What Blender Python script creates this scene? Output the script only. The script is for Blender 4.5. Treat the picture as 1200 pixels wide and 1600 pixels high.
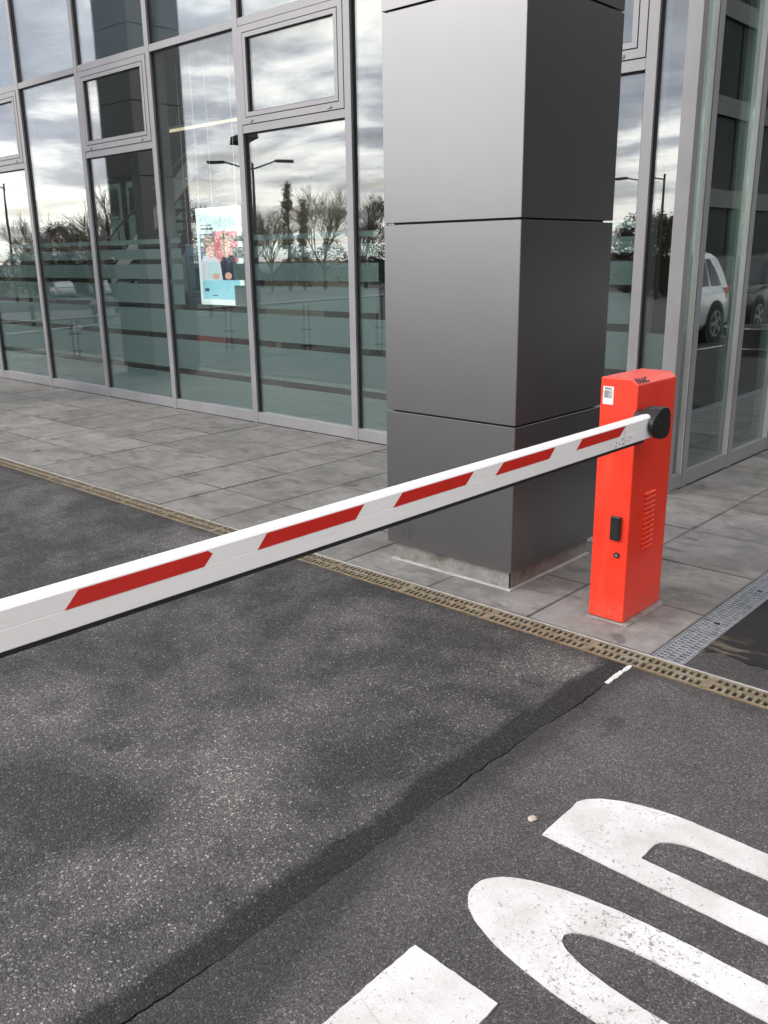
import bpy, bmesh, math, random
from mathutils import Vector, Matrix
random.seed(7)
R = math.radians
for o in list(bpy.data.objects): bpy.data.objects.remove(o)
sc = bpy.context.scene
COL = sc.collection

# ------------------------------------------------------------------ camera
cd = bpy.data.cameras.new('camera'); cam = bpy.data.objects.new('camera', cd); COL.objects.link(cam)
sc.camera = cam
sc.render.resolution_x, sc.render.resolution_y = 768, 1024
cd.sensor_fit = 'VERTICAL'; cd.sensor_height = 24.0; cd.lens = 24.0 * 1374.636 / 1600.0
cd.clip_start = 0.05; cd.clip_end = 3000
yaw, pitch, roll = R(42.7595), R(-16.2168), R(-0.7825)
fw = Vector((-math.sin(yaw)*math.cos(pitch), math.cos(yaw)*math.cos(pitch), math.sin(pitch)))
rt = Vector((math.cos(yaw), math.sin(yaw), 0)); up = rt.cross(fw)
r2 = math.cos(roll)*rt + math.sin(roll)*up; u2 = -math.sin(roll)*rt + math.cos(roll)*up
m = Matrix((r2, u2, -fw)).transposed().to_4x4(); m.translation = Vector((0, 0, 1.55)); cam.matrix_world = m

# ------------------------------------------------------------------ node helper
class NT:
    def __init__(s, tree): s.t = tree; s.n = tree.nodes; s.l = tree.links
    def add(s, typ, **kw):
        n = s.n.new(typ)
        for k, v in kw.items(): setattr(n, k, v)
        return n
    def con(s, a, b): s.l.new(a, b)
    def setin(s, n, i, v):
        if v is None: return
        if hasattr(v, 'is_output'): s.con(v, n.inputs[i])
        else:
            if isinstance(v, tuple) and len(v) == 3 and n.inputs[i].type == 'RGBA': v = (*v, 1)
            n.inputs[i].default_value = v
    def math(s, op, a, b=None, c=None, clamp=False):
        n = s.add('ShaderNodeMath', operation=op); n.use_clamp = clamp
        for i, v in enumerate((a, b, c)): s.setin(n, i, v)
        return n.outputs[0]
    def mix(s, f, a, b, blend='MIX'):
        n = s.add('ShaderNodeMix', data_type='RGBA', blend_type=blend)
        s.setin(n, 0, f); s.setin(n, 6, a); s.setin(n, 7, b); return n.outputs[2]
    def noise(s, vec, scale, detail=4, rough=.55, dist=0.0):
        n = s.add('ShaderNodeTexNoise'); s.setin(n, 'Vector', vec)
        s.setin(n, 'Scale', scale); s.setin(n, 'Detail', detail); s.setin(n, 'Roughness', rough); s.setin(n, 'Distortion', dist)
        return n.outputs['Fac']
    def vor(s, vec, scale, feature='F1'):
        n = s.add('ShaderNodeTexVoronoi', feature=feature); s.setin(n, 'Vector', vec); s.setin(n, 'Scale', scale); return n
    def ramp(s, f, *stops):
        n = s.add('ShaderNodeValToRGB'); s.con(f, n.inputs[0]); e = n.color_ramp.elements
        while len(e) < len(stops): e.new(.5)
        for el, (p, c) in zip(e, stops):
            el.position = p; el.color = (c, c, c, 1) if not isinstance(c, tuple) else (*c, 1)
        return n.outputs[0]
    def mapr(s, v, a, b, c, d):
        n = s.add('ShaderNodeMapRange'); n.clamp = True
        for i, x in enumerate((v, a, b, c, d)): s.setin(n, i, x)
        return n.outputs[0]
    def mapping(s, vec, sc_=(1, 1, 1), loc=(0, 0, 0), rot=(0, 0, 0)):
        n = s.add('ShaderNodeMapping'); s.con(vec, n.inputs[0]); n.inputs['Scale'].default_value = sc_
        n.inputs['Location'].default_value = loc; n.inputs['Rotation'].default_value = rot; return n.outputs[0]
    def bump(s, h, st=.3, dist=.002):
        n = s.add('ShaderNodeBump'); s.setin(n, 'Strength', st); s.setin(n, 'Distance', dist); s.con(h, n.inputs['Height']); return n.outputs[0]

# ------------------------------------------------------------------ sky
w = bpy.data.worlds.new('World'); sc.world = w; w.use_nodes = True
T = NT(w.node_tree); T.n.clear()
SUN_EL, SUN_AZ = 32, 216          # azimuth measured clockwise from +Y
sky = T.add('ShaderNodeTexSky', sky_type='NISHITA'); sky.sun_disc = False
sky.sun_elevation = R(SUN_EL); sky.sun_rotation = R(SUN_AZ); sky.air_density = 1.2; sky.dust_density = 2.0
tc = T.add('ShaderNodeTexCoord'); sx = T.add('ShaderNodeSeparateXYZ'); T.con(tc.outputs['Generated'], sx.inputs[0])
zz = T.math('MAXIMUM', sx.outputs[2], 0.0)
den = T.math('ADD', zz, 0.09)
cx = T.add('ShaderNodeCombineXYZ'); T.setin(cx, 0, T.math('DIVIDE', sx.outputs[0], den)); T.setin(cx, 1, T.math('DIVIDE', sx.outputs[1], den))
cv = T.mapping(cx.outputs[0], (.55, .75, 1), (3.1, 1.7, 0), (0, 0, R(25)))
n1 = T.noise(cv, 0.85, 7, .58, .35)
n2 = T.noise(cv, 2.6, 6, .6, .5)
nn = T.math('ADD', T.math('ADD', T.math('MULTIPLY', n1, .72), T.math('MULTIPLY', n2, .28)), T.mapr(sx.outputs[2], .03, .28, -.025, .05))
shade = T.ramp(nn, (.36, (23.6, 22.6, 20.8)), (.45, (20.0, 19.3, 18.2)), (.505, (13.8, 13.6, 13.7)), (.545, (8.2, 8.3, 9.1)), (.62, (5.4, 5.6, 6.5)))
hor = T.mapr(sx.outputs[2], 0.0, 0.12, 1.0, 0.0)
cream = T.mix(T.math('MULTIPLY', hor, .5), shade, (17.5, 16.6, 14.4))
# thin cloud glows around the veiled sun
gd = T.add('ShaderNodeVectorMath', operation='DOT_PRODUCT'); T.con(tc.outputs['Generated'], gd.inputs[0])
gd.inputs[1].default_value = (math.sin(R(SUN_AZ))*math.cos(R(SUN_EL)), math.cos(R(SUN_AZ))*math.cos(R(SUN_EL)), math.sin(R(SUN_EL)))
glow = T.math('ADD', T.math('MULTIPLY', T.math('POWER', T.math('MAXIMUM', gd.outputs['Value'], 0.0), 2.0), 1.55), 1.02)
cream = T.mix(1.0, cream, T.math('MULTIPLY', glow, T.mapr(sx.outputs[2], 0.0, 0.10, .80, 1.0)), 'MULTIPLY')
blue = T.mapr(T.noise(cv, 1.3, 4, .5), .56, .66, 0.0, .35)
col = T.mix(blue, cream, sky.outputs[0])
bg = T.add('ShaderNodeBackground'); T.con(col, bg.inputs[0]); bg.inputs[1].default_value = 0.1
wo = T.add('ShaderNodeOutputWorld'); T.con(bg.outputs[0], wo.inputs[0])

# ------------------------------------------------------------------ sun (soft, through thin cloud)
sl = bpy.data.lights.new('sun', 'SUN'); sl.energy = 1.1; sl.angle = R(24); sl.color = (1, .94, .86)
so = bpy.data.objects.new('sun', sl); COL.objects.link(so)
sd = Vector((math.sin(R(SUN_AZ))*math.cos(R(SUN_EL)), math.cos(R(SUN_AZ))*math.cos(R(SUN_EL)), math.sin(R(SUN_EL))))
so.rotation_euler = sd.to_track_quat('Z', 'Y').to_euler(); so.location = sd*30
vs = sc.view_settings; vs.view_transform = 'Standard'; vs.look = 'None'; vs.gamma = 1; vs.use_curve_mapping = False
vs.exposure = 0.16
sc.render.engine = 'CYCLES'
cy = sc.cycles; cy.max_bounces = 10; cy.transparent_max_bounces = 24; cy.glossy_bounces = 5; cy.diffuse_bounces = 3; cy.transmission_bounces = 6
cy.caustics_reflective = False; cy.caustics_refractive = False

# ------------------------------------------------------------------ materials
MATS = {}
def new_mat(name):
    mt = bpy.data.materials.new(name); mt.use_nodes = True; t = NT(mt.node_tree); t.n.clear()
    out = t.add('ShaderNodeOutputMaterial'); MATS[name] = mt
    return mt, t, out
def prin(t, out, color, rough=.5, metal=0.0, normal=None, **kw):
    p = t.add('ShaderNodeBsdfPrincipled')
    t.setin(p, 'Base Color', color); t.setin(p, 'Roughness', rough); t.setin(p, 'Metallic', metal)
    if normal is not None: t.con(normal, p.inputs['Normal'])
    for k, v in kw.items(): t.setin(p, k.replace('_', ' '), v)
    t.con(p.outputs[0], out.inputs[0]); return p
def pos(t):
    return t.add('ShaderNodeNewGeometry').outputs['Position']
def objc(t):
    return t.add('ShaderNodeTexCoord').outputs['Object']
def simple(name, color, rough=.5, metal=0.0, var=.12, scale=6.0, bump=0.0, bscale=60, **kw):
    mt, t, out = new_mat(name); v = objc(t)
    n = t.noise(v, scale, 5, .6)
    f = t.mapr(n, .3, .7, 1-var, 1+var)
    c = t.mix(1.0, color, f, 'MULTIPLY')
    r = t.mapr(t.noise(v, scale*2.3, 4), .3, .7, max(rough-.07, .02), min(rough+.07, 1))
    nb = t.bump(t.noise(v, bscale, 4), bump, .002) if bump else None
    prin(t, out, c, r, metal, nb, **kw); return mt
def emis(name, color, strength, base=(.7, .7, .7)):
    mt, t, out = new_mat(name); p = prin(t, out, base, .5); t.setin(p, 'Emission Color', color); t.setin(p, 'Emission Strength', strength); return mt

def glass_mat(name, tint, base, ior=1.5, wav=.0):
    mt, t, out = new_mat(name)
    tr = t.add('ShaderNodeBsdfTransparent'); t.setin(tr, 0, tint)
    gl = t.add('ShaderNodeBsdfGlossy'); t.setin(gl, 'Color', (.97, .985, 1.0)); gl.inputs['Roughness'].default_value = 0.0
    lw = t.add('ShaderNodeLayerWeight'); lw.inputs[0].default_value = .5
    if wav:
        nb = t.bump(t.noise(pos(t), 1.1, 2), wav, .01); t.con(nb, gl.inputs['Normal'])
    f = t.math('ADD', t.math('MULTIPLY', t.math('POWER', lw.outputs['Facing'], 4.0), 1-base), base, clamp=True)
    mx = t.add('ShaderNodeMixShader'); t.con(f, mx.inputs[0]); t.con(tr.outputs[0], mx.inputs[1]); t.con(gl.outputs[0], mx.inputs[2])
    t.con(mx.outputs[0], out.inputs[0]); return mt
glass_mat('glass', (.90, .94, .93), .115, 1.5, .05)
glass_mat('glass_side', (.68, .80, .74), .21, 1.45, .04)
glass_mat('glass_clear', (.9, .95, .93), .03, 1.45)
glass_mat('glass_green', (.36, .46, .42), .06, 1.45)

def aluminium(name, col, rough, metal=.55):
    mt, t, out = new_mat(name); v = objc(t)
    n = t.noise(t.mapping(v, (1, 1, 1)), 3.0, 4)
    c = t.mix(1.0, col, t.mapr(n, .3, .7, .92, 1.06), 'MULTIPLY')
    dirt = t.noise(v, 14, 5, .65); c = t.mix(t.mapr(dirt, .6, .8, 0, .25), c, (.12, .115, .11))
    prin(t, out, c, t.mapr(n, .3, .7, rough-.05, rough+.05), metal); return mt
aluminium('frame_alu', (.29, .286, .295), .45, .3)
aluminium('frame_alu_light', (.6, .6, .57), .35, .3)

# dark anodised cladding with fine vertical brushing
mt, t, out = new_mat('cladding'); v = pos(t)
br = t.noise(t.mapping(v, (900, 900, 5)), 1.0, 3, .6)
big = t.noise(v, 1.6, 4, .6)
c = t.mix(1.0, (.24, .238, .242), t.mapr(br, .3, .7, .985, 1.015), 'MULTIPLY')
c = t.mix(1.0, c, t.mapr(big, .3, .7, .97, 1.03), 'MULTIPLY')
sp = t.add('ShaderNodeSeparateXYZ'); t.con(v, sp.inputs[0])
# hand-sized scuff on the lowest front panel
dx = t.math('DIVIDE', t.math('ADD', sp.outputs[0], 2.86), .075); dz = t.math('DIVIDE', t.math('SUBTRACT', sp.outputs[2], .175), .06)
dd = t.math('SQRT', t.math('ADD', t.math('MULTIPLY', dx, dx), t.math('MULTIPLY', dz, dz)))
sc_f = t.math('MULTIPLY', t.mapr(dd, .5, 1.2, 1, 0), t.mapr(t.noise(v, 26, 3), .42, .56, 0, .28))
c = t.mix(sc_f, c, (.13, .125, .12))
prin(t, out, c, .33, .93)

def asphalt(name, dark, mid, dust, left):
    mt, t, out = new_mat(name); v = pos(t)
    sp = t.add('ShaderNodeSeparateXYZ'); t.con(v, sp.inputs[0])
    wv = t.mapping(v, (1, 1, 1))
    vo = t.vor(wv, 200 if left else 230); vo2 = t.vor(wv, 380 if left else 480)
    rnd = t.add('ShaderNodeSeparateColor'); t.con(vo.outputs['Color'], rnd.inputs[0])
    rnd2 = t.add('ShaderNodeSeparateColor'); t.con(vo2.outputs['Color'], rnd2.inputs[0])
    patch = t.noise(v, 1.15, 6, .62, .4); patch2 = t.noise(v, 4.5, 5, .65)
    pf = t.math('ADD', t.math('MULTIPLY', patch, .7), t.math('MULTIPLY', patch2, .3))
    pm = t.mapr(pf, .44, .64, 0, 1)
    base = t.mix(pm, mid, dust)
    # bitumen / moisture stain along the joint between the two surfacings (x = -1.42)
    ds = t.math('SUBTRACT', sp.outputs[0], -1.42)
    ds = t.math('ABSOLUTE', ds)
    edge = t.math('ADD', ds, t.math('MULTIPLY', t.math('SUBTRACT', t.noise(v, 1.9, 6, .66), .5), .26 if left else .16))
    if not left: edge = t.math('SUBTRACT', edge, t.mapr(sp.outputs[1], .75, 1.45, .20, 0))
    st = t.mapr(edge, .085 if left else .03, .125 if left else .115, 1, 0)
    base = t.mix(t.math('MULTIPLY', st, .95 if left else .78), base, dark)
    # dirt along the channel
    dch = t.math('SUBTRACT', 2.945, sp.outputs[1])
    dch = t.math('ADD', dch, t.math('MULTIPLY', t.math('SUBTRACT', t.noise(v, 5, 4), .5), .1))
    base = t.mix(t.mapr(dch, .0, .10, .55, 0), base, dark)
    # oil spots
    spot = t.mapr(t.noise(v, 3.4, 2, .4), .70, .76, 0, .55); base = t.mix(spot, base, dark)
    grain = t.mapr(t.noise(v, 420, 3, .7), .3, .7, .55, 1.45)
    stone = t.ramp(rnd.outputs[0], (0, .55), (.5, .85), (.84, 1.12), (.95, 1.8 if left else 1.5), (1.0, 3.8 if left else 2.2))
    stone2 = t.ramp(rnd2.outputs[1], (0, .7), (.6, 1.0), (.92, 1.3), (1.0, 2.1 if left else 1.7))
    c = t.mix(1.0, base, grain, 'MULTIPLY'); c = t.mix(1.0, c, stone, 'MULTIPLY'); c = t.mix(1.0, c, stone2, 'MULTIPLY')
    gap = t.mapr(vo.outputs['Distance'],   .35, .62, 1.0, .68); c = t.mix(1.0, c, gap, 'MULTIPLY')
    h = t.math('ADD', t.math('SUBTRACT', 1.0, vo.outputs['Distance']), t.math('MULTIPLY', t.noise(v, 500, 3), .5))
    rough = t.mapr(rnd.outputs[2], 0, 1, .62, .92)
    prin(t, out, c, rough, 0, t.bump(h, .8 if left else .5, .003), Specular_IOR_Level=.35); return mt
asphalt('asphalt_coarse', (.021, .0207, .0208), (.052, .0500, .0488), (.172, .162, .154), True)
asphalt('asphalt_fine', (.038, .036, .0355), (.096, .090, .088), (.148, .139, .135), False)
asphalt('asphalt_far', (.04, .04, .04), (.06, .058, .056), (.085, .08, .077), False)

mt, t, out = new_mat('asphalt_wet'); v = pos(t)
n = t.noise(v, 3.0, 5, .6); c = t.mix(t.mapr(n, .35, .7, 0, 1), (.018, .017, .018), (.034, .032, .031))
smear = t.math('MULTIPLY', t.mapr(t.noise(t.mapping(v, (2, 9, 1)), 2.2, 5, .6), .52, .64, 0, .8), 1.0)
sp = t.add('ShaderNodeSeparateXYZ'); t.con(v, sp.inputs[0])
smear = t.math('MULTIPLY', smear, t.mapr(sp.outputs[1], 3.36, 3.5, 1, 0))
c = t.mix(smear, c, (.15, .125, .085))
c = t.mix(1.0, c, t.mapr(t.noise(v, 300, 3), .3, .7, .7, 1.3), 'MULTIPLY')
prin(t, out, c, t.mapr(n, .35, .7, .75, .9), 0, t.bump(t.noise(v, 220, 3), .4, .003), Specular_IOR_Level=.15)

# concrete paving flags: tone shifts per flag
mt, t, out = new_mat('concrete_flag'); v = pos(t); oi = t.add('ShaderNodeObjectInfo')
n1_ = t.noise(v, 2.9, 7, .68, .5); n2_ = t.noise(v, 9, 6, .7); n3_ = t.noise(t.mapping(v, (3, 9, 1), rot=(0, 0, R(20))), 1.5, 5, .6)
c = t.mix(t.mapr(n1_, .36, .66, 0, 1), (.148, .142, .131), (.262, .253, .236))
c = t.mix(t.mapr(n2_, .5, .72, 0, .6), c, (.33, .32, .30))
c = t.mix(t.mapr(n3_, .55, .72, 0, .7), c, (.078, .074, .068))
gs = t.add('ShaderNodeSeparateXYZ'); t.con(t.add('ShaderNodeTexCoord').outputs['Generated'], gs.inputs[0])
ex = t.math('MINIMUM', gs.outputs[0], t.math('SUBTRACT', 1.0, gs.outputs[0])); ey = t.math('MINIMUM', gs.outputs[1], t.math('SUBTRACT', 1.0, gs.outputs[1]))
jn = t.math('MULTIPLY', t.math('SUBTRACT', t.noise(v, 3.5, 4, .6), .5), .05)
jd = t.math('MINIMUM', t.math('ADD', ex, t.math('MULTIPLY', jn, .7)), t.math('ADD', ey, t.math('MULTIPLY', jn, 1.2)))
c = t.mix(t.math('MULTIPLY', t.mapr(jd, .004, .022, .75, 0), t.mapr(t.noise(v, 1.7, 4, .6), .36, .62, .12, 1)), c, (.05, .047, .042))
c = t.mix(1.0, c, t.mapr(oi.outputs['Random'], 0, 1, .86, 1.12), 'MULTIPLY')
sp = t.add('ShaderNodeSeparateXYZ'); t.con(v, sp.inputs[0])
bl = t.mapr(t.noise(v, 5.5, 2, .3), .69, .73, 0, .6); c = t.mix(bl, c, (.07, .066, .062))
c = t.mix(1.0, c, t.mapr(t.noise(v, 260, 3, .7), .3, .7, .84, 1.16), 'MULTIPLY')
prin(t, out, c, t.mapr(n1_, .3, .7, .62, .85), 0, t.bump(t.noise(v, 130, 5, .7), .25, .002), Specular_IOR_Level=.35)

mt, t, out = new_mat('concrete_plinth'); v = pos(t)
n = t.noise(v, 7, 6, .7); c = t.mix(t.mapr(n, .35, .68, 0, 1), (.16, .155, .14), (.27, .262, .243))
c = t.mix(t.mapr(t.noise(v, 11, 5, .6), .54, .68, 0, .75), c, (.085, .088, .06))
c = t.mix(1.0, c, t.mapr(t.noise(v, 240, 3), .3, .7, .7, 1.3), 'MULTIPLY')
prin(t, out, c, .9, 0, t.bump(t.noise(v, 150, 4), .5, .003))
simple('grout', (.05, .048, .044), .95, var=.55, scale=4)
simple('mortar_light', (.42, .41, .39), .9, var=.25, scale=15)

# cast grate, sandy rust
mt, t, out = new_mat('cast_grate'); v = pos(t)
n = t.noise(v, 18, 6, .7); c = t.mix(t.mapr(n, .35, .65, 0, 1), (.125, .095, .055), (.265, .225, .160))
c = t.mix(t.mapr(t.noise(v, 7, 4), .56, .68, 0, .7), c, (.22, .21, .19))
c = t.mix(t.mapr(t.noise(v, 33, 4), .6, .72, 0, .7), c, (.12, .055, .02))
c = t.mix(1.0, c, t.mapr(t.noise(v, 320, 3), .3, .7, .75, 1.25), 'MULTIPLY')
prin(t, out, c, .82, 0, t.bump(t.noise(v, 180, 4), .5, .002))
mt, t, out = new_mat('rust_rail'); v = pos(t)
n = t.noise(v, 14, 5, .7); c = t.mix(t.mapr(n, .35, .65, 0, 1), (.24, .15, .055), (.12, .07, .03))
prin(t, out, c, .85, 0, t.bump(n, .3, .002))
mt, t, out = new_mat('galvanised'); v = pos(t)
vo = t.vor(v, 70); s_ = t.add('ShaderNodeSeparateColor'); t.con(vo.outputs['Color'], s_.inputs[0])
c = t.mix(s_.outputs[0], (.25, .265, .285), (.38, .40, .425)); c = t.mix(t.mapr(t.noise(v, 16, 5), .55, .72, 0, .6), c, (.14, .13, .12))
prin(t, out, c, .5, .45)
simple('channel_dark', (.022, .02, .018), .95, var=.5, scale=30)

# worn road paint
mt, t, out = new_mat('road_paint'); v = pos(t)
w1 = t.noise(v, 130, 3, .6); w2 = t.noise(v, 2.2, 5, .6); w3 = t.noise(v, 60, 4, .65)
wear = t.math('ADD', t.math('MULTIPLY', w1, .55), t.math('ADD', t.math('MULTIPLY', w3, .33), t.math('MULTIPLY', w2, .30)))
wm = t.mapr(wear, .655, .72, 0, .8)
tone = t.mix(t.mapr(t.noise(v, 3.2, 5, .65), .4, .68, 0, 1), (.70, .685, .67), (.50, .48, .45))
vc = t.add('ShaderNodeTexVoronoi', feature='DISTANCE_TO_EDGE'); t.con(t.mapping(v, (1, 1, 1)), vc.inputs['Vector']); vc.inputs['Scale'].default_value = 9
crk = t.math('MULTIPLY', t.mapr(vc.outputs['Distance'], 0.004, .012, .55, 0), t.mapr(t.noise(v, 2.7, 3), .5, .6, 0, 1))
c = t.mix(wm, tone, (.17, .16, .155)); c = t.mix(crk, c, (.2, .19, .18))
c = t.mix(1.0, c, t.mapr(t.noise(v, 420, 2), .3, .7, .88, 1.1), 'MULTIPLY')
prin(t, out, c, .75, 0, t.bump(t.noise(v, 170, 4), .5, .002))

mt, t, out = new_mat('orange_paint'); v = pos(t)
sp = t.add('ShaderNodeSeparateXYZ'); t.con(v, sp.inputs[0])
n = t.noise(v, 5, 5, .6); c = t.mix(t.mapr(n, .35, .7, 0, 1), (.80, .036, .012), (.86, .048, .018))
fade = t.noise(t.mapping(v, (14, 14, 1.6)), 1.0, 5, .6); c = t.mix(t.mapr(fade, .56, .75, 0, .16), c, (.62, .20, .13))
spl = t.math('MULTIPLY', t.mapr(sp.outputs[2], .0, .13, .5, 0), t.mapr(t.noise(v, 55, 4, .7), .45, .62, 0, 1)); c = t.mix(spl, c, (.20, .13, .10))
scr = t.mapr(t.noise(t.mapping(v, (60, 60, 320), rot=(.3, .2, 0)), 1.0, 3, .5), .73, .76, 0, .35); c = t.mix(scr, c, (.45, .13, .09))
prin(t, out, c, t.mapr(n, .3, .7, .27, .42), 0, None, Coat_Weight=.3, Coat_Roughness=.2)
mt, t, out = new_mat('white_paint'); v = pos(t)
n = t.noise(v, 6, 5, .6); c = t.mix(t.mapr(n, .35, .7, 0, 1), (.90, .88, .865), (.86, .84, .82))
dr = t.noise(t.mapping(v, (40, 5, 60)), 1.0, 5, .65); c = t.mix(t.mapr(dr, .6, .78, 0, .3), c, (.45, .43, .40))
sp2 = t.mapr(t.noise(v, 240, 2, .5), .76, .79, 0, .5); c = t.mix(sp2, c, (.3, .28, .26))
prin(t, out, c, .38, 0, None, Coat_Weight=.15, Coat_Roughness=.2)
simple('red_film', (.58, .022, .014), .35, var=.06, scale=9)
simple('black_plastic', (.012, .012, .013), .42, var=.2, scale=20, bump=.06, bscale=400)
simple('black_rubber', (.012, .012, .012), .75, var=.25, scale=20)
simple('gasket', (.012, .012, .013), .6, var=.2)
simple('dark_metal', (.05, .05, .055), .5, .3)
simple('chrome', (.75, .76, .78), .18, .95, var=.05)
simple('steel_plate', (.30, .28, .26), .6, .4, var=.3, scale=20)
simple('hole_dark', (.06, .055, .05), .8)
simple('sticker_white', (.8, .8, .78), .5, var=.03)
simple('sticker_grey', (.45, .47, .46), .5, var=.05)
simple('print_black', (.015, .015, .017), .5)
simple('print_navy', (.035, .06, .13), .5)
simple('print_dark_navy', (.02, .025, .05), .5)
simple('print_pink', (.66, .16, .20), .5, var=.2, scale=9)
simple('print_cyan', (.33, .62, .72), .5, var=.1)
simple('print_blue', (.10, .20, .27), .5, var=.08, scale=3)
simple('print_skin', (.62, .36, .29), .5, var=.15, scale=20)
simple('print_hair', (.20, .11, .06), .5, var=.2, scale=30)
simple('print_shirt', (.62, .62, .70), .5, var=.12, scale=14)
simple('print_teal', (.50, .64, .66), .5, var=.1, scale=14)
emis('lightbox_white', (.86, 1, .95), .7, (.8, .84, .82))
for nm_, c_ in dict(white=(.62, .78, .78), navy=(.04, .07, .15), pink=(.70, .17, .20), cyan=(.33, .66, .76), skin=(.66, .38, .31), hair=(.20, .11, .07), shirt=(.66, .66, .74), polo=(.02, .022, .045), teal=(.5, .66, .68)).items():
    emis('lit_'+nm_, c_, .65, c_)
emis('tube_light', (1, .86, .5), .8)
simple('cable', (.85, .85, .82), .4)
# frosted film on the glass
mt, t, out = new_mat('frosted_film'); v = pos(t)
n = t.noise(v, 1.4, 4); c = t.mix(t.mapr(n, .3, .7, 0, 1), (.215, .295, .29), (.255, .335, .33))
di = t.add('ShaderNodeBsdfDiffuse'); t.con(c, di.inputs[0]); tl = t.add('ShaderNodeBsdfTranslucent'); t.setin(tl, 0, (.35, .43, .42))
ms = t.add('ShaderNodeMixShader'); ms.inputs[0].default_value = .35; t.con(di.outputs[0], ms.inputs[1]); t.con(tl.outputs[0], ms.inputs[2])
t.con(ms.outputs[0], out.inputs[0])
simple('spandrel_backing', (.035, .055, .075), .7, var=.08)
simple('interior_floor', (.085, .08, .073), .45, var=.15, scale=2)
simple('interior_ceiling', (.22, .20, .175), .8, var=.06, scale=2)
simple('interior_wall', (.20, .168, .135), .8, var=.1, scale=1.5)
simple('interior_beige', (.30, .255, .19), .8, var=.08, scale=1.5)
simple('roof_grey', (.2, .2, .2), .8)
simple('red_fabric', (.36, .035, .025), .8, var=.15, scale=12)
simple('wood_desk', (.34, .27, .19), .5, var=.15, scale=6)
simple('facade_dark', (.03, .031, .032), .85, var=.15, scale=.7, Specular_IOR_Level=.05)
simple('facade_band', (.12, .125, .122), .85, var=.12, scale=.7, Specular_IOR_Level=.05)
simple('facade_render', (.42, .42, .40), .85, var=.1, scale=.6)
simple('window_dark', (.02, .024, .026), .4, var=.2, scale=.5, Specular_IOR_Level=.02)
simple('car_white', (.74, .75, .76), .25, var=.02, Coat_Weight=.6, Coat_Roughness=.05)
simple('car_silver', (.5, .52, .54), .3, .5, var=.03, Coat_Weight=.6, Coat_Roughness=.05)
simple('car_black', (.01, .0105, .012), .3, var=.1)
simple('car_glass', (.012, .015, .017), .05, var=.1)
simple('tail_red', (.55, .03, .02), .2, var=.1)
simple('lamp_clear', (.75, .77, .8), .12, var=.1)
simple('tyre', (.018, .018, .019), .85, var=.2, scale=20)
simple('rim', (.42, .43, .45), .3, .8)
simple('bark', (.085, .068, .052), .95, var=.35, scale=12, bump=.4, bscale=30)
simple('twig', (.20, .165, .13), .95, var=.3, scale=4)
simple('conifer_leaf', (.05, .062, .032), .85, var=.45, scale=2.5)
simple('shrub_leaf', (.11, .088, .055), .85, var=.4, scale=2.5)
simple('hedge_leaf', (.085, .082, .05), .85, var=.4, scale=2)
simple('pole_grey', (.10, .105, .11), .5, .4)
simple('pebble_tone', (.46, .40, .34), .8, var=.15, scale=60)
simple('grass', (.05, .062, .028), .95, var=.4, scale=1.5)

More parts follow.
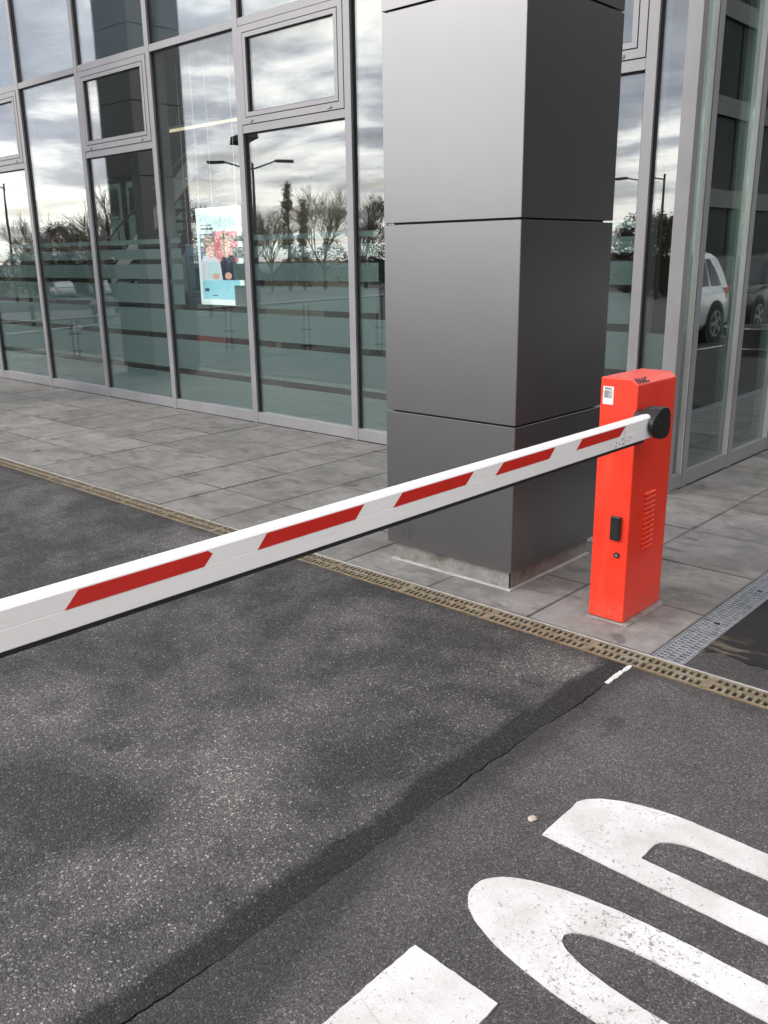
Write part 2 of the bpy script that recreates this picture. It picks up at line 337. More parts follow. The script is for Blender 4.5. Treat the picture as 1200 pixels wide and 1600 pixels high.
# ------------------------------------------------------------------ mesh helpers
class MB:
    def __init__(s): s.v = []; s.f = []; s.m = []; s.mats = []
    def mi(s, mat):
        if mat not in s.mats: s.mats.append(mat)
        return s.mats.index(mat)
    def poly(s, pts, faces, mat=None):
        b = len(s.v); s.v += [tuple(p) for p in pts]
        i = s.mi(mat) if mat else 0
        for f in faces: s.f.append(tuple(b+k for k in f)); s.m.append(i)
        return s
    def box(s, x0, x1, y0, y1, z0, z1, mat=None):
        p = [(x0,y0,z0),(x1,y0,z0),(x1,y1,z0),(x0,y1,z0),(x0,y0,z1),(x1,y0,z1),(x1,y1,z1),(x0,y1,z1)]
        return s.poly(p, [(0,3,2,1),(4,5,6,7),(0,1,5,4),(1,2,6,5),(2,3,7,6),(3,0,4,7)], mat)
    def cbox(s, x0, x1, y0, y1, z0, z1, c, mat=None):      # box with chamfered top rim
        p = [(x0,y0,z0),(x1,y0,z0),(x1,y1,z0),(x0,y1,z0),(x0,y0,z1-c),(x1,y0,z1-c),(x1,y1,z1-c),(x0,y1,z1-c),
             (x0+c,y0+c,z1),(x1-c,y0+c,z1),(x1-c,y1-c,z1),(x0+c,y1-c,z1)]
        f = [(0,3,2,1),(8,9,10,11)]
        for k in range(4):
            j = (k+1) % 4; f += [(k,j,4+j,4+k),(4+k,4+j,8+j,8+k)]
        return s.poly(p, f, mat)
    def prism(s, pts, a, b, fn, mat=None):                  # 2-D outline extruded a..b ; fn(u,v,t)->xyz
        n = len(pts); P = [fn(u, v, a) for u, v in pts] + [fn(u, v, b) for u, v in pts]
        f = [tuple(range(n-1, -1, -1)), tuple(range(n, 2*n))] + [(k, (k+1) % n, n+(k+1) % n, n+k) for k in range(n)]
        return s.poly(P, f, mat)
    def tube(s, p, q, r0, r1=None, n=8, mat=None, cap=True):
        r1 = r0 if r1 is None else r1; p = Vector(p); q = Vector(q); d = (q-p).normalized()
        a = d.orthogonal().normalized(); b = d.cross(a)
        P = [];
        for c, r in ((p, r0), (q, r1)):
            P += [c + r*(math.cos(2*math.pi*k/n)*a + math.sin(2*math.pi*k/n)*b) for k in range(n)]
        f = [(k, (k+1) % n, n+(k+1) % n, n+k) for k in range(n)]
        if cap: f += [tuple(range(n-1, -1, -1)), tuple(range(n, 2*n))]
        return s.poly(P, f, mat)
    def build(s, name, mat=None, parent=None, bevel=0, smooth=False, seg=2):
        me = bpy.data.meshes.new(name); me.from_pydata(s.v, [], s.f)
        if s.mats:
            for k in s.mats: me.materials.append(MATS[k])
            for p, i in zip(me.polygons, s.m): p.material_index = i
        if mat: me.materials.append(MATS[mat])
        bm = bmesh.new(); bm.from_mesh(me); bmesh.ops.recalc_face_normals(bm, faces=bm.faces)
        if bevel:
            es = [e for e in bm.edges if len(e.link_faces) == 2 and e.calc_face_angle(0) > R(25)]
            bmesh.ops.bevel(bm, geom=es, offset=bevel, segments=seg, profile=.5, affect='EDGES', clamp_overlap=True)
        bm.to_mesh(me); bm.free()
        if smooth:
            for p in me.polygons: p.use_smooth = True
        o = bpy.data.objects.new(name, me); COL.objects.link(o)
        if parent: o.parent = parent
        return o
def box(name, mat, parent, *a, bevel=0): return MB().box(*a).build(name, mat, parent, bevel)
def tag(o, label, cat, group=None):
    o['label'] = label; o['category'] = cat
    if group: o['group'] = group
    return o
def empty(name, loc=(0, 0, 0), rz=0):
    o = bpy.data.objects.new(name, None); COL.objects.link(o); o.location = loc; o.rotation_euler = (0, 0, rz); o.empty_display_size = .1; return o
def thing(name, label, cat, loc=(0, 0, 0), rz=0, group=None): return tag(empty(name, loc, rz), label, cat, group)
def struct(o): o['kind'] = 'structure'; return o
XZ = lambda y: None
def fXY(u, v, t): return (u, v, t)
def fXZ(u, v, t): return (u, t, v)
def fYZ(u, v, t): return (t, u, v)
def copy_tree(o, parent=None):
    c = o.copy(); COL.objects.link(c)
    if parent: c.parent = parent
    for ch in list(o.children): copy_tree(ch, c)
    return c
def glyphs(text, size, bold=.0, shear=0.0):
    cu = bpy.data.curves.new('glyphs', 'FONT'); cu.body = text; cu.size = size; cu.offset = bold; cu.shear = shear; cu.align_x = 'CENTER'; cu.align_y = 'CENTER'
    cu.resolution_u = 3
    ob = bpy.data.objects.new('glyphs', cu); COL.objects.link(ob)
    dg = bpy.context.evaluated_depsgraph_get(); me = bpy.data.meshes.new_from_object(ob.evaluated_get(dg))
    bpy.data.objects.remove(ob); return me

FY = 5.427          # front of the main curtain wall
CX = -2.46          # face of the side curtain wall
SEAM = -1.42
# ================================================================== GROUND
def terrain_z(x, y):
    d = max(-14-x, 0, -8-y, x-24, y-70)
    return -.035 - .027*max(0, min(d, 170))
def axis_pts():
    a = [k*6.0 for k in range(-20, 21)]; s = 120.0
    while s < 1400: s *= 1.18; a = [-s]+a+[s]
    return a
ax_ = axis_pts(); n = len(ax_)
vv = [(x, y, terrain_z(x, y)) for y in ax_ for x in ax_]
ff = [(j*n+i, j*n+i+1, (j+1)*n+i+1, (j+1)*n+i) for j in range(n-1) for i in range(n-1)]
g = MB().poly(vv, ff).build('ground', 'asphalt_far'); struct(g)

# ragged joint between the two asphalts
jr = random.Random(3); sy = [-8+.02*k for k in range(0, 548)]
sx_, wx = [], 0
for y in sy:
    wx = wx*.90 + jr.uniform(-.0042, .0042)
    sx_.append(SEAM + wx + .006*math.sin(y*2.1) - (.012 if y < 1.4 else 0)*min(1, max(0, 1.4-y)))
def sheet(name, mat, left):
    b = MB(); e = [(x + (-1 if left else 1)*max(.0002, .0012+.0018*math.sin(y*3.1+1.2*math.sin(y*7.3))+jr.uniform(-.0008, .0012)), y) for x, y in zip(sx_, sy)]
    e = [p for p in e if p[1] <= 2.944] + [(e[-1][0], 2.944)]
    far = -14.0 if left else 14.0
    P = []; F = []
    for x, y in e: P += [(x, y, 0), (far, y, 0), (x, y, -.03)]
    for k in range(len(e)-1):
        a, c = 3*k, 3*k+3
        F += [(a, a+1, c+1, c), (a, c, c+2, a+2)]
    return struct(b.poly(P, F).build(name, mat))
sheet('coarse_asphalt_road', 'asphalt_coarse', True)
sheet('smooth_asphalt_road', 'asphalt_fine', False)
# asphalt beyond the galvanised channel + darker wet repair with a ragged front edge
struct(MB().poly([(-1.271, 3.083, 0), (14, 3.083, 0), (14, 60, 0), (-1.271, 60, 0), (-1.271, 3.083, -.03), (14, 3.083, -.03)], [(0,1,2,3),(0,4,5,1)]).build('side_asphalt_road', 'asphalt_fine'))
front = [(-1.271, 3.235), (-1.25, 3.262), (-1.225, 3.28), (-1.195, 3.287), (-1.165, 3.275), (-1.135, 3.272), (-1.109, 3.262), (-1.08, 3.247), (-1.05, 3.262), (-1.01, 3.258), (-.96, 3.27), (-.9, 3.25), (-.8, 3.275), (-.6, 3.25), (-.2, 3.3), (.6, 3.28)]
ol = front + [(.6, 9.0), (-1.271, 9.0)]
struct(MB().prism(ol, .0005, .005, fXY).build('dark_asphalt_patch', 'asphalt_wet'))

# ================================================================== PAVING
pav = MB().box(-26.5, -1.407, 3.087, 5.60, -.09, -.0035).build('pavement', 'grout'); struct(pav)
MBp = MB().box(CX-.1, -1.407, 5.601, 14.0, -.09, -.0035).build('pavement_base', 'grout', pav)
xs = [-1.411, -2.0, -2.575, -3.15, -3.735, -4.32, -4.88, -5.435, -6.0, -6.565, -7.13, -7.69, -8.27, -8.86, -9.44]
while xs[-1] > -15.5: xs.append(xs[-1]-.575)
ys = [3.089, 3.617, 4.203, 4.79, 5.37, 5.60]
pr = random.Random(11)
def flag(x0, x1, y0, y1):
    gp = .0026; gq = .0036
    o = MB().cbox(x0+gp, x1-gp, y0+gq, y1-gq, -.05, pr.uniform(-.0016, .0012), .0022).build('paving_slab', 'concrete_flag', pav)
for i in range(len(xs)-1):
    for j in range(len(ys)-1):
        x1, x0, y0, y1 = xs[i], xs[i+1], ys[j], ys[j+1]
        if y0 > 5.3 and x1 <= -2.5: y1 = FY-.004
        flag(x0, x1, y0, y1)
yy = [5.37+.58*k for k in range(0, 15)]; yy[0] = 5.60; yy[1] = 5.80; yy = [5.60, 5.80] + [5.80+.58*k for k in range(1, 14)]
for j in range(len(yy)-1):
    flag(-2.0, -1.411, yy[j], yy[j+1]); flag(CX+.004, -2.0, yy[j], yy[j+1])

# ================================================================== DRAIN CHANNELS
ch = thing('drain_channel', 'long sand coloured rusty slotted drain channel between asphalt and paving', 'drain')
MB().box(-14, 6, 2.949, 3.078, -.12, -.10).build('channel_bed', 'channel_dark', ch)
MB().box(-14, 6, 2.9455, 2.953, -.10, -.001).build('edge_rail', 'rust_rail', ch)
MB().box(-14, 6, 3.0735, 3.0825, -.10, .0005).build('edge_rail', 'mortar_light', ch)
b = MB()
y0, y1, ym = 2.9545, 3.072, 3.0165
b.box(0, .496, y0, y0+.010, -.022, 0); b.box(0, .496, y1-.010, y1, -.022, 0); b.box(0, .496, ym-.0055, ym+.0055, -.022, 0)
p_ = .0276
for row, (a, c) in enumerate(((y0+.010, ym-.0055), (ym+.0055, y1-.010))):
    off = .0 if row == 0 else .007
    for k in range(18):
        x = .0015 + k*p_ + off*.6
        if x+.011 < .4955: b.box(x, x+.0108, a, c, -.009, -.0006)
        if k == 8: b.box(x+.0108, x+p_, a, c, -.009, -.0012)
        elif k % 2 == row: b.box(x+.0108, min(x+p_, .4955), a if row else c-.009, (a+.009) if row else c, -.009, -.0009)
gr0 = b.build('slotted_grate', 'cast_grate', ch)
gx = -1.381 - .5*25; gr0.location.x = gx; rg = random.Random(4)
for k in range(1, 40):
    c = gr0.copy(); COL.objects.link(c); c.parent = ch; c.location.x = gx+.5*k; c.location.z = rg.uniform(-.0015, .0012)
ch2 = thing('drain_channel', 'short grey galvanised drain channel meeting the sand coloured one', 'drain')
MB().box(-1.402, -1.275, 3.084, 14, -.12, -.10).build('channel_bed', 'channel_dark', ch2)
MB().box(-1.4065, -1.400, 3.0845, 14, -.10, .0008).build('edge_rail', 'galvanised', ch2)
MB().box(-1.278, -1.272, 3.0845, 14, -.10, .0008).build('edge_rail', 'galvanised', ch2)
b = MB()
X0, X1 = -1.397, -1.281; cols = 3; wcol = (X1-X0-.008*2-.005*(cols-1))/cols
rails = [(X0, X0+.008)]
for c in range(cols-1):
    xa = X0+.008+(c+1)*wcol+c*.005; rails.append((xa, xa+.005))
rails.append((X1-.008, X1))
for a, c in rails: b.box(a, c, 0, .497, -.022, 0)
for c in range(cols):
    a = rails[c][1]; e = rails[c+1][0]
    if c == 1: b.box(a, e, .0006, .0085, -.006, -.0008)
    for k in range(19):
        y = .001 + k*.0262 + (.013 if c == 1 else 0)
        if y+.014 < .497: b.box(a, e, y, y+.0120, -.006, -.0008)
gr2 = b.build('mesh_grate', 'galvanised', ch2); gr2.location.y = 3.086
for k in range(1, 22):
    c = gr2.copy(); COL.objects.link(c); c.parent = ch2; c.location.y = 3.086+.5*k

# ================================================================== PILLAR
PX0, PX1, PY0, PY1 = -3.007, -2.2195, 3.280, 4.066
pil = thing('clad_pillar', 'square building pillar clad in dark grey metal panels on concrete plinth', 'pillar', ((PX0+PX1)/2, (PY0+PY1)/2, 0))
PO = Vector((-(PX0+PX1)/2, -(PY0+PY1)/2, 0))
def pchild(o): o.parent = pil; o.location = PO; return o
s = .030
PROT = True
zr = [.098, .800, 1.696, 2.605, 3.505, 4.405, 5.305, 6.205, 7.1]
pchild(MB().box(PX0+.034, PX1-.034, PY0+.034, PY1-.034, .09, 7.1).build('core', 'gasket'))
pl = pchild(MB().cbox(PX0+s, PX1-s, PY0+s, PY1-s, -.01, .10, .001).build('plinth', 'concrete_plinth'))
b = MB(); q = .016
b.box(PX0+s-q, PX1-s+q, PY0+s-q, PY0+s-.0005, -.004, .006); b.box(PX1-s+.0005, PX1-s+q, PY0+s, PY1-s, -.004, .0055); b.box(PX0+s-q, PX0+s-.0005, PY0+s, PY1-s, -.004, .0055)
pchild(b.build('mortar_fillet', 'mortar_light'))
b = MB().box(PX1-s-.001, PX1-s+.0012, PY0+s-.0012, PY0+s+.010, .008, .098)
pchild(b.build('corner_joint', 'gasket'))
th = .028; jg = .0045
for k in range(len(zr)-1):
    a, c = zr[k]+(jg if k else 0), zr[k+1]-jg
    if k+1 == len(zr)-1: c = zr[k+1]
    for fc in range(4):
        e = .0006
        if fc == 0: o2 = [(PX0+e, PY0), (PX1-e, PY0), (PX1-th, PY0+th-e), (PX0+th, PY0+th-e)]
        if fc == 1: o2 = [(PX1, PY0+e), (PX1, PY1-e), (PX1-th+e, PY1-th), (PX1-th+e, PY0+th)]
        if fc == 2: o2 = [(PX1-e, PY1), (PX0+e, PY1), (PX0+th, PY1-th+e), (PX1-th, PY1-th+e)]
        if fc == 3: o2 = [(PX0, PY1-e), (PX0, PY0+e), (PX0+th-e, PY0+th), (PX0+th-e, PY1-th)]
        pchild(MB().prism(o2, a, c, fXY).build('cladding_panel', 'cladding', bevel=.0012, seg=1))

pil2 = copy_tree(pil); pil2.location.x -= 8.39
tag(pil2, 'grey clad pillar further along the paving, mirrored dark in the glass', 'pillar')

# ================================================================== OFFICE BUILDING
ob = thing('office_building', 'office building with grey framed glass curtain walls and frosted stripes', 'building', (CX, FY, 0))
BO = Vector((-CX, -FY, 0))
def bp(o, parent=None):
    if parent is None: o.parent = ob; o.location = o.location + BO
    else: o.parent = parent
    return o
mull = [-10.806+1.3636*k for k in range(-11, 6)] + [-2.766]      # centre lines
HW = .036
ZB, ZL0, ZL1, ZU0, ZU1, ZT0, ZT1, ZR = .105, 2.62, 2.685, 3.482, 3.546, 4.72, 4.785, 6.1
GY = FY+.034                                                      # outer glass face
for x in mull:
    o = bp(box('mullion', 'frame_alu', None, x-HW, x+HW, FY, FY+.17, .0, ZR, bevel=.002))
    for sgn in (-1, 1):
        xx = x+sgn*(HW+.0015)
        g_ = MB().box(min(xx, xx+sgn*.011), max(xx, xx+sgn*.011), GY-.012, GY-.001, ZB, ZR).build('gasket', 'gasket', o)
bands = [(1.705, 1.753), (1.551, 1.653), (1.348, 1.499), (1.094, 1.297), (.793, 1.042), (.432, .737), (ZB+.004, .375)]
def film(pane, x0, x1, hid=()):
    for i, (a, c) in enumerate(bands):
        segs = [(x0, x1)]
        for (h0, h1) in hid:
            if i < 4:
                ns = []
                for (s0, s1) in segs:
                    if h0 > s0: ns.append((s0, min(s1, h0)))
                    if h1 < s1: ns.append((max(s0, h1), s1))
                segs = [q for q in ns if q[1]-q[0] > .01]
        for (s0, s1) in segs:
            MB().box(s0, s1, GY+.0165, GY+.018, a, c).build('frosted_band', 'frosted_film', pane)
PT = random.Random(17)
def pane(x0, x1, z0, z1, mat='glass', y=GY):
    a, c, e = [PT.uniform(-.0018, .0018) for _ in range(3)]      # every pane sits a hair out of true
    f = c+e-a
    P = [(x0, y+a, z0), (x1, y+c, z0), (x1, y+c+.01, z0), (x0, y+a+.01, z0), (x0, y+e, z1), (x1, y+f, z1), (x1, y+f+.01, z1), (x0, y+e+.01, z1)]
    return bp(MB().poly(P, [(0,3,2,1),(4,5,6,7),(0,1,5,4),(1,2,6,5),(2,3,7,6),(3,0,4,7)]).build('glass_pane', mat))
def ring(name, mat, x0, x1, z0, z1, wd, ya, yb, parent=None):
    b = MB()
    b.box(x0, x1, ya, yb, z0, z0+wd); b.box(x0, x1, ya, yb, z1-wd, z1)
    b.box(x0, x0+wd, ya, yb, z0+wd+.0003, z1-wd-.0003); b.box(x1-wd, x1, ya, yb, z0+wd+.0003, z1-wd-.0003)
    return b.build(name, mat, parent)
def hbar(x0, x1, z0, z1, name='transom'):
    o = bp(box(name, 'frame_alu', None, x0, x1, FY+.003, FY+.15, z0, z1, bevel=.0015))
    MB().box(x0+.002, x1-.002, GY-.012, GY-.001, z0-.009, z0-.0015).build('gasket', 'gasket', o)
    if name != 'bottom_rail': MB().box(x0+.002, x1-.002, GY-.012, GY-.001, z1+.0015, z1+.006).build('gasket', 'gasket', o)
for i in range(len(mull)-1):
    x0, x1 = mull[i]+HW+.0008, mull[i+1]-HW-.0008
    k = i-11                                       # bay k lies between mullion k and k+1 of the photographed grid
    opens = (k % 2 == 1)
    hbar(x0, x1, .004, ZB, 'bottom_rail'); hbar(x0, x1, ZU0, ZU1); hbar(x0, x1, ZT0, ZT1)
    sp_ = pane(x0, x1, ZU1+.002, ZT0-.002); MB().box(x0, x1, GY+.05, GY+.07, ZU1-.03, ZT0+.03).build('backing_panel', 'spandrel_backing', sp_)
    pane(x0, x1, ZT1+.002, ZR)
    hid = [(-7.82, -6.99)] if k == 2 else ([(-5.09, -4.5)] if k == 4 else ())
    if opens:
        hbar(x0, x1, ZL0, ZL1)
        film(pane(x0, x1, ZB+.002, ZL0-.002), x0+.003, x1-.003, hid)
        a, c, e, f = x0+.004, x1-.004, ZL1+.006, ZU0-.006
        wn = bp(ring('window', 'frame_alu', a, c, e, f, .052, FY-.004, FY+.08))
        ring('seal', 'gasket', a+.0525, c-.0525, e+.0525, f-.0525, .006, FY+.006, FY+.05, wn)
        ring('sash', 'frame_alu', a+.059, c-.059, e+.059, f-.059, .036, FY-.006, FY+.06, wn)
        ring('glazing_bead', 'gasket', a+.0955, c-.0955, e+.0955, f-.0955, .007, FY+.012, FY+.05, wn)
        MB().box(a+.103, c-.103, FY+.022, FY+.032, e+.103, f-.103).build('pane', 'glass', wn)
        for hx in (a+.13, c-.16): MB().box(hx-.02, hx+.02, FY-.013, FY-.0045, e+.012, e+.030).build('hinge', 'frame_alu', wn, bevel=.002)
    else:
        film(pane(x0, x1, ZB+.002, ZU0-.002), x0+.003, x1-.003, hid)
# narrow bay and glazed corner
x0, x1 = mull[-1]+HW+.0008, -2.5535
hbar(x0, x1, .004, ZB, 'bottom_rail')
film(pane(x0, x1, ZB+.002, ZR, 'glass'), x0+.003, x1-.003, [(-9, 0)])
bp(box('corner_post', 'frame_alu', None, -2.553, CX, FY, FY+.072, 0, ZR, bevel=.002))
# side wall (faces +X)
GX = CX-.036
sm = [5.697, 6.475, 7.28, 8.08, 8.88, 9.68, 10.48, 11.28, 12.08, 12.88]
prev = FY+.0725
for i, y in enumerate(sm):
    bp(box('mullion', 'frame_alu', None, CX-.14, CX, y-.034, y+.034, 0, ZR, bevel=.002))
    st = bp(box('glazing_strip', 'frame_alu_light', None, GX-.004, CX-.004, y-.062, y-.048, ZB, ZR, bevel=.001))
    MB().box(GX+.0005, CX-.016, y-.0475, y-.0345, ZB, ZR).build('gasket', 'gasket', st)
    bp(box('bottom_rail', 'frame_alu', None, CX-.13, CX-.003, prev+.0005, y-.0345, .004, ZB, bevel=.0015))
    bp(MB().box(GX-.010, GX, prev, y-.063, ZB+.002, ZR).build('glass_pane', 'glass_side'))
    bp(MB().box(GX+.0005, GX+.012, prev+.0005, prev+.011, ZB, ZR).build('gasket', 'gasket'))
    prev = y+.0345
# shell and interior
bp(box('floor_slab', 'interior_floor', None, -26.0, CX-.15, FY+.175, 13.2, -.06, .0))
bp(box('ceiling', 'interior_ceiling', None, -25.9, CX-.145, FY+.18, 13.1, 3.46, 3.72))
bp(box('roof', 'roof_grey', None, -26.1, CX+.02, FY-.02, 13.3, ZR+.002, ZR+.45))
bp(box('end_wall', 'facade_render', None, -26.1, -25.86, FY+.18, 13.3, -.05, ZR))
bp(box('rear_wall', 'interior_wall', None, -18.4, CX-.15, 13.2, 13.35, -.05, ZR))
bp(box('rear_wall', 'interior_wall', None, -25.86, -18.4, 13.2, 13.35, 3.46, ZR))
bp(box('rear_wall', 'interior_wall', None, -25.86, -22.3, 13.0, 13.12, 0, 3.455))
bp(box('partition', 'interior_beige', None, -11.2, -8.3, 9.0, 9.12, 0, 3.455))
bp(box('partition', 'interior_wall', None, -17.0, -14.9, 12.0, 12.12, 0, 3.455))
bp(box('partition', 'facade_dark', None, -8.25, -5.2, 8.4, 8.5, 0, 2.2))
for k in range(4):
    xa = -22.28+.97*k
    bp(box('rear_mullion', 'dark_metal', None, xa, xa+.09, 13.2, 13.3, 0, 3.455))
    bp(MB().box(xa+.092, xa+.968, 13.24, 13.25, .05, 3.45).build('rear_pane', 'glass_green'))
for x, y in ((-14.36, 9.4), (-13.70, 8.9), (-6.2, 10.4)):
    bp(MB().box(x-.11, x+.11, y-.11, y+.11, .0, 3.458).build('interior_column', 'dark_metal'))

# interior things
st = thing('staircase', 'dark steel open staircase inside behind the glass wall', 'stairs', (-14.6, 9.9, 0))
z = 0
for fl in range(2):
    ya, yb = (-.75, .25) if fl == 0 else (.4, 1.4)
    for k in range(18):
        if fl == 0: x = -2.6+.27*k; zz_ = .17*(k+1)
        else: x = 2.2-.27*k; zz_ = .17*(k+1)+.0
        if fl == 0: MB().box(x, x+.29, ya+.045, yb-.045, zz_-.035, zz_).build('tread', 'dark_metal', st)
    if fl == 0:
        for yq in (ya, yb-.04):
            MB().prism([(-2.75, -.0), (-2.45, 0.0), (2.35, 3.02), (2.35, 3.28), (2.15, 3.28)], yq, yq+.04, fXZ).build('stringer', 'frame_alu_light' if yq == ya else 'dark_metal', st)
            MB().tube((-2.6, yq+.02, 1.05), (2.2, yq+.02, 4.05-.68), .022, n=6).build('handrail', 'chrome', st)
            for k in range(5):
                x = -2.4+1.0*k; MB().tube((x, yq+.02, .17*(x+2.6)/.27-.02), (x, yq+.02, 1.02+(x+2.6)*.48), .014, n=6).build('baluster', 'dark_metal', st)
cl = thing('ceiling_light', 'glowing yellowish tube light hung below the office ceiling', 'light', (-9.7, 7.5, 3.2))
MB().box(-1.15, 1.15, -.035, .035, .015, .05).build('housing', 'frame_alu_light', cl)
MB().box(-1.13, 1.13, -.028, .028, -.01, .0145).build('tube', 'tube_light', cl)
for x in (-.9, .9): MB().tube((x, 0, .05), (x, 0, .262), .004, n=5).build('cable', 'cable', cl)

def ell(cx_, cz, rx, rz, n=20, a0=0, a1=360): return [(cx_+rx*math.cos(R(a0+(a1-a0)*k/n)), cz+rz*math.sin(R(a0+(a1-a0)*k/n))) for k in range(n if a1-a0 == 360 else n+1)]
def flat(name, pts, y, mat, parent, d=.0012): return MB().prism(pts, y-d, y, fXZ).build(name, mat, parent)
# lit poster: origin bottom left corner
PW, PH, PYy = .72, .95, FY+.25
po = thing('poster', 'backlit white framed poster of two people hung behind the glass', 'poster', (-7.815, PYy, 1.09))
MB().box(0, PW, .0, .02, 0, PH).build('frame', 'lightbox_white', po, bevel=.004)
pic = flat('print', [(.05, .055), (PW-.05, .055), (PW-.05, PH-.06), (.05, PH-.06)], -.001, 'lit_white', po)
L1 = -.0035
flat('sky_block', [(.055, .27), (.30, .27), (.30, .70), (.055, .70)], L1, 'lit_navy', pic)
flat('pink_block', [(.301, .42), (PW-.06, .42), (PW-.06, .72), (.26, .72), (.26, .701), (.301, .701)], L1, 'lit_pink', pic)
flat('base_block', [(.055, .06), (PW-.055, .06), (PW-.055, .255), (.055, .255)], L1, 'lit_cyan', pic)
flat('shelf', [(.07, .66), (.15, .66), (.15, .68), (.07, .68)], L1-.002, 'lit_teal', pic); flat('shelf', [(.07, .58), (.14, .58), (.14, .61), (.07, .61)], L1-.002, 'lit_teal', pic)
L2 = -.0065
flat('shirt', [(.06, .24), (.06, .43), (.10, .48), (.19, .51), (.27, .49), (.36, .43), (.40, .25)], L2, 'lit_shirt', pic)
flat('polo', [(.40, .25), (.37, .42), (.42, .48), (.50, .51), (.60, .47), (.63, .42), (.63, .25)], L2, 'lit_polo', pic)
L3 = -.009
flat('folder', [(.17, .26), (.17, .44), (.34, .41), (.38, .255)], L3, 'lit_teal', pic)
flat('face', ell(.225, .565, .078, .108), L3, 'lit_skin', pic); flat('face', ell(.47, .575, .080, .11), L3, 'lit_skin', pic)
flat('hand', ell(.30, .285, .06, .03), L3-.002, 'lit_skin', pic); flat('hand', ell(.50, .29, .055, .035), L3-.002, 'lit_skin', pic)
L4 = -.0125
flat('hair', ell(.212, .60, .092, .088, 14, 20, 215), L4, 'lit_hair', pic); flat('hair', ell(.472, .64, .082, .062, 12, 0, 180), L4, 'lit_hair', pic)
for k, (x, wd) in enumerate(((.07, .06), (.14, .04), (.19, .07))): flat('headline', [(x, .775), (x+wd, .775), (x+wd, .79), (x, .79)], L1, 'sticker_grey', pic)
for k, (x, wd) in enumerate(((.07, .075), (.155, .05), (.215, .06))): flat('headline', [(x, .738), (x+wd, .738), (x+wd, .758), (x, .758)], L1, 'print_black', pic)
flat('emblem', [(.09, .135), (.16, .135), (.16, .165), (.09, .165)], L1-.002, 'lit_navy', pic); flat('footer', [(.22, .09), (.30, .09), (.30, .10), (.22, .10)], L1-.002, 'lit_navy', pic)
for x in (.06, PW-.06): MB().tube((x, .01, PH), (x, .01, 3.46-1.09), .0035, n=5).build('cable', 'cable', po)
p2 = thing('poster', 'dull blue text panel hanging beside the backlit poster', 'poster', (-8.24, FY+.40, 1.06))
pb = MB().box(0, .56, 0, .012, 0, .62).build('sheet', 'print_blue', p2)
MB().box(0, .56, -.004, .016, .6205, .64).build('top_bar', 'frame_alu', p2)
for z_, w_ in ((.50, .42), (.47, .38), (.43, .40), (.405, .40), (.38, .3), (.17, .42), (.12, .2), (.095, .3)):
    MB().box(.06, .06+w_, -.003, -.0005, z_, z_+(.014 if z_ > .46 else .007)).build('text_line', 'print_dark_navy', pb)
for x in (.05, .51): MB().tube((x, .006, .64), (x, .006, 3.46-1.06), .003, n=5).build('cable', 'cable', p2)

def armchair(loc, rz, label, grp=None):
    a = thing('armchair', label, 'armchair', loc, rz, grp)
    MB().box(-.36, .36, -.34, .3, .14, .42).build('seat', 'red_fabric', a, bevel=.03)
    MB().box(-.36, .36, .305, .45, .14, .82).build('backrest', 'red_fabric', a, bevel=.03)
    for sx__ in (-1, 1): MB().box(min(sx__*.365, sx__*.47), max(sx__*.365, sx__*.47), -.34, .45, .14, .58).build('armrest', 'red_fabric', a, bevel=.03)
    for x in (-.4, .4):
        for y in (-.28, .38): MB().tube((x, y, 0), (x, y, .1405), .018, n=6).build('leg', 'chrome', a)
armchair((-10.3, 8.1, 0), R(170), 'red armchair standing in front of the beige partition')
bq = thing('bench', 'low red upholstered bench just inside the glass by the pillar', 'bench', (-4.72, 6.25, 0))
MB().box(-.6, .6, -.25, .25, .16, .42).build('seat', 'red_fabric', bq, bevel=.03)
for x in (-.5, .5):
    for y in (-.18, .18): MB().tube((x, y, 0), (x, y, .1605), .02, n=6).build('leg', 'chrome', bq)
dk = thing('desk', 'pale wooden desk standing in the office interior', 'desk', (-7.2, 7.3, 0))
MB().box(-.9, .9, -.4, .4, .71, .745).build('desktop', 'wood_desk', dk, bevel=.004)
for x in (-.82, .82): MB().box(x-.02, x+.02, -.36, .36, 0, .7095).build('side_panel', 'facade_band', dk)
MB().box(-.799, .799, .33, .345, .3, .7095).build('modesty_panel', 'facade_band', dk)
mo = thing('monitor', 'black computer monitor standing on the wooden desk', 'monitor', (-7.4, 7.35, .745))
MB().box(-.12, .12, -.09, .09, 0, .012).build('foot', 'black_plastic', mo); MB().box(-.02, .02, -.0, .03, .0122, .2).build('neck', 'black_plastic', mo)
MB().box(-.29, .29, -.03, -.002, .11, .46).build('screen', 'black_plastic', mo, bevel=.004)

# ================================================================== BARRIER
BX0, BX1, BY0, BY1, BZ = -1.807, -1.640, 3.288, 3.638, 1.0605
bg_ = thing('barrier_gate', 'orange barrier cabinet with lowered white arm striped in red', 'barrier', ((BX0+BX1)/2, (BY0+BY1)/2, 0))
GO = Vector((-(BX0+BX1)/2, -(BY0+BY1)/2, 0))
def gp_(o): o.parent = bg_; o.location = GO; return o
gp_(MB().box(BX0-.002, BX1+.028, BY0-.012, BY1+.004, -.002, .005).build('base_plate', 'steel_plate', bevel=.001))
prof = [(BX0, .0055), (BX1, .0055), (BX1, 1.0375), (BX1-.031, BZ), (BX0, BZ)]
cab = gp_(MB().prism(prof, BY0, BY1, fXZ).build('cabinet', 'orange_paint', bevel=.0045, seg=3))
MB().box(BX0+.004, BX1-.004, BY0-.0012, BY0-.0002, .0058, .0085).build('bottom_seam', 'hole_dark', cab)
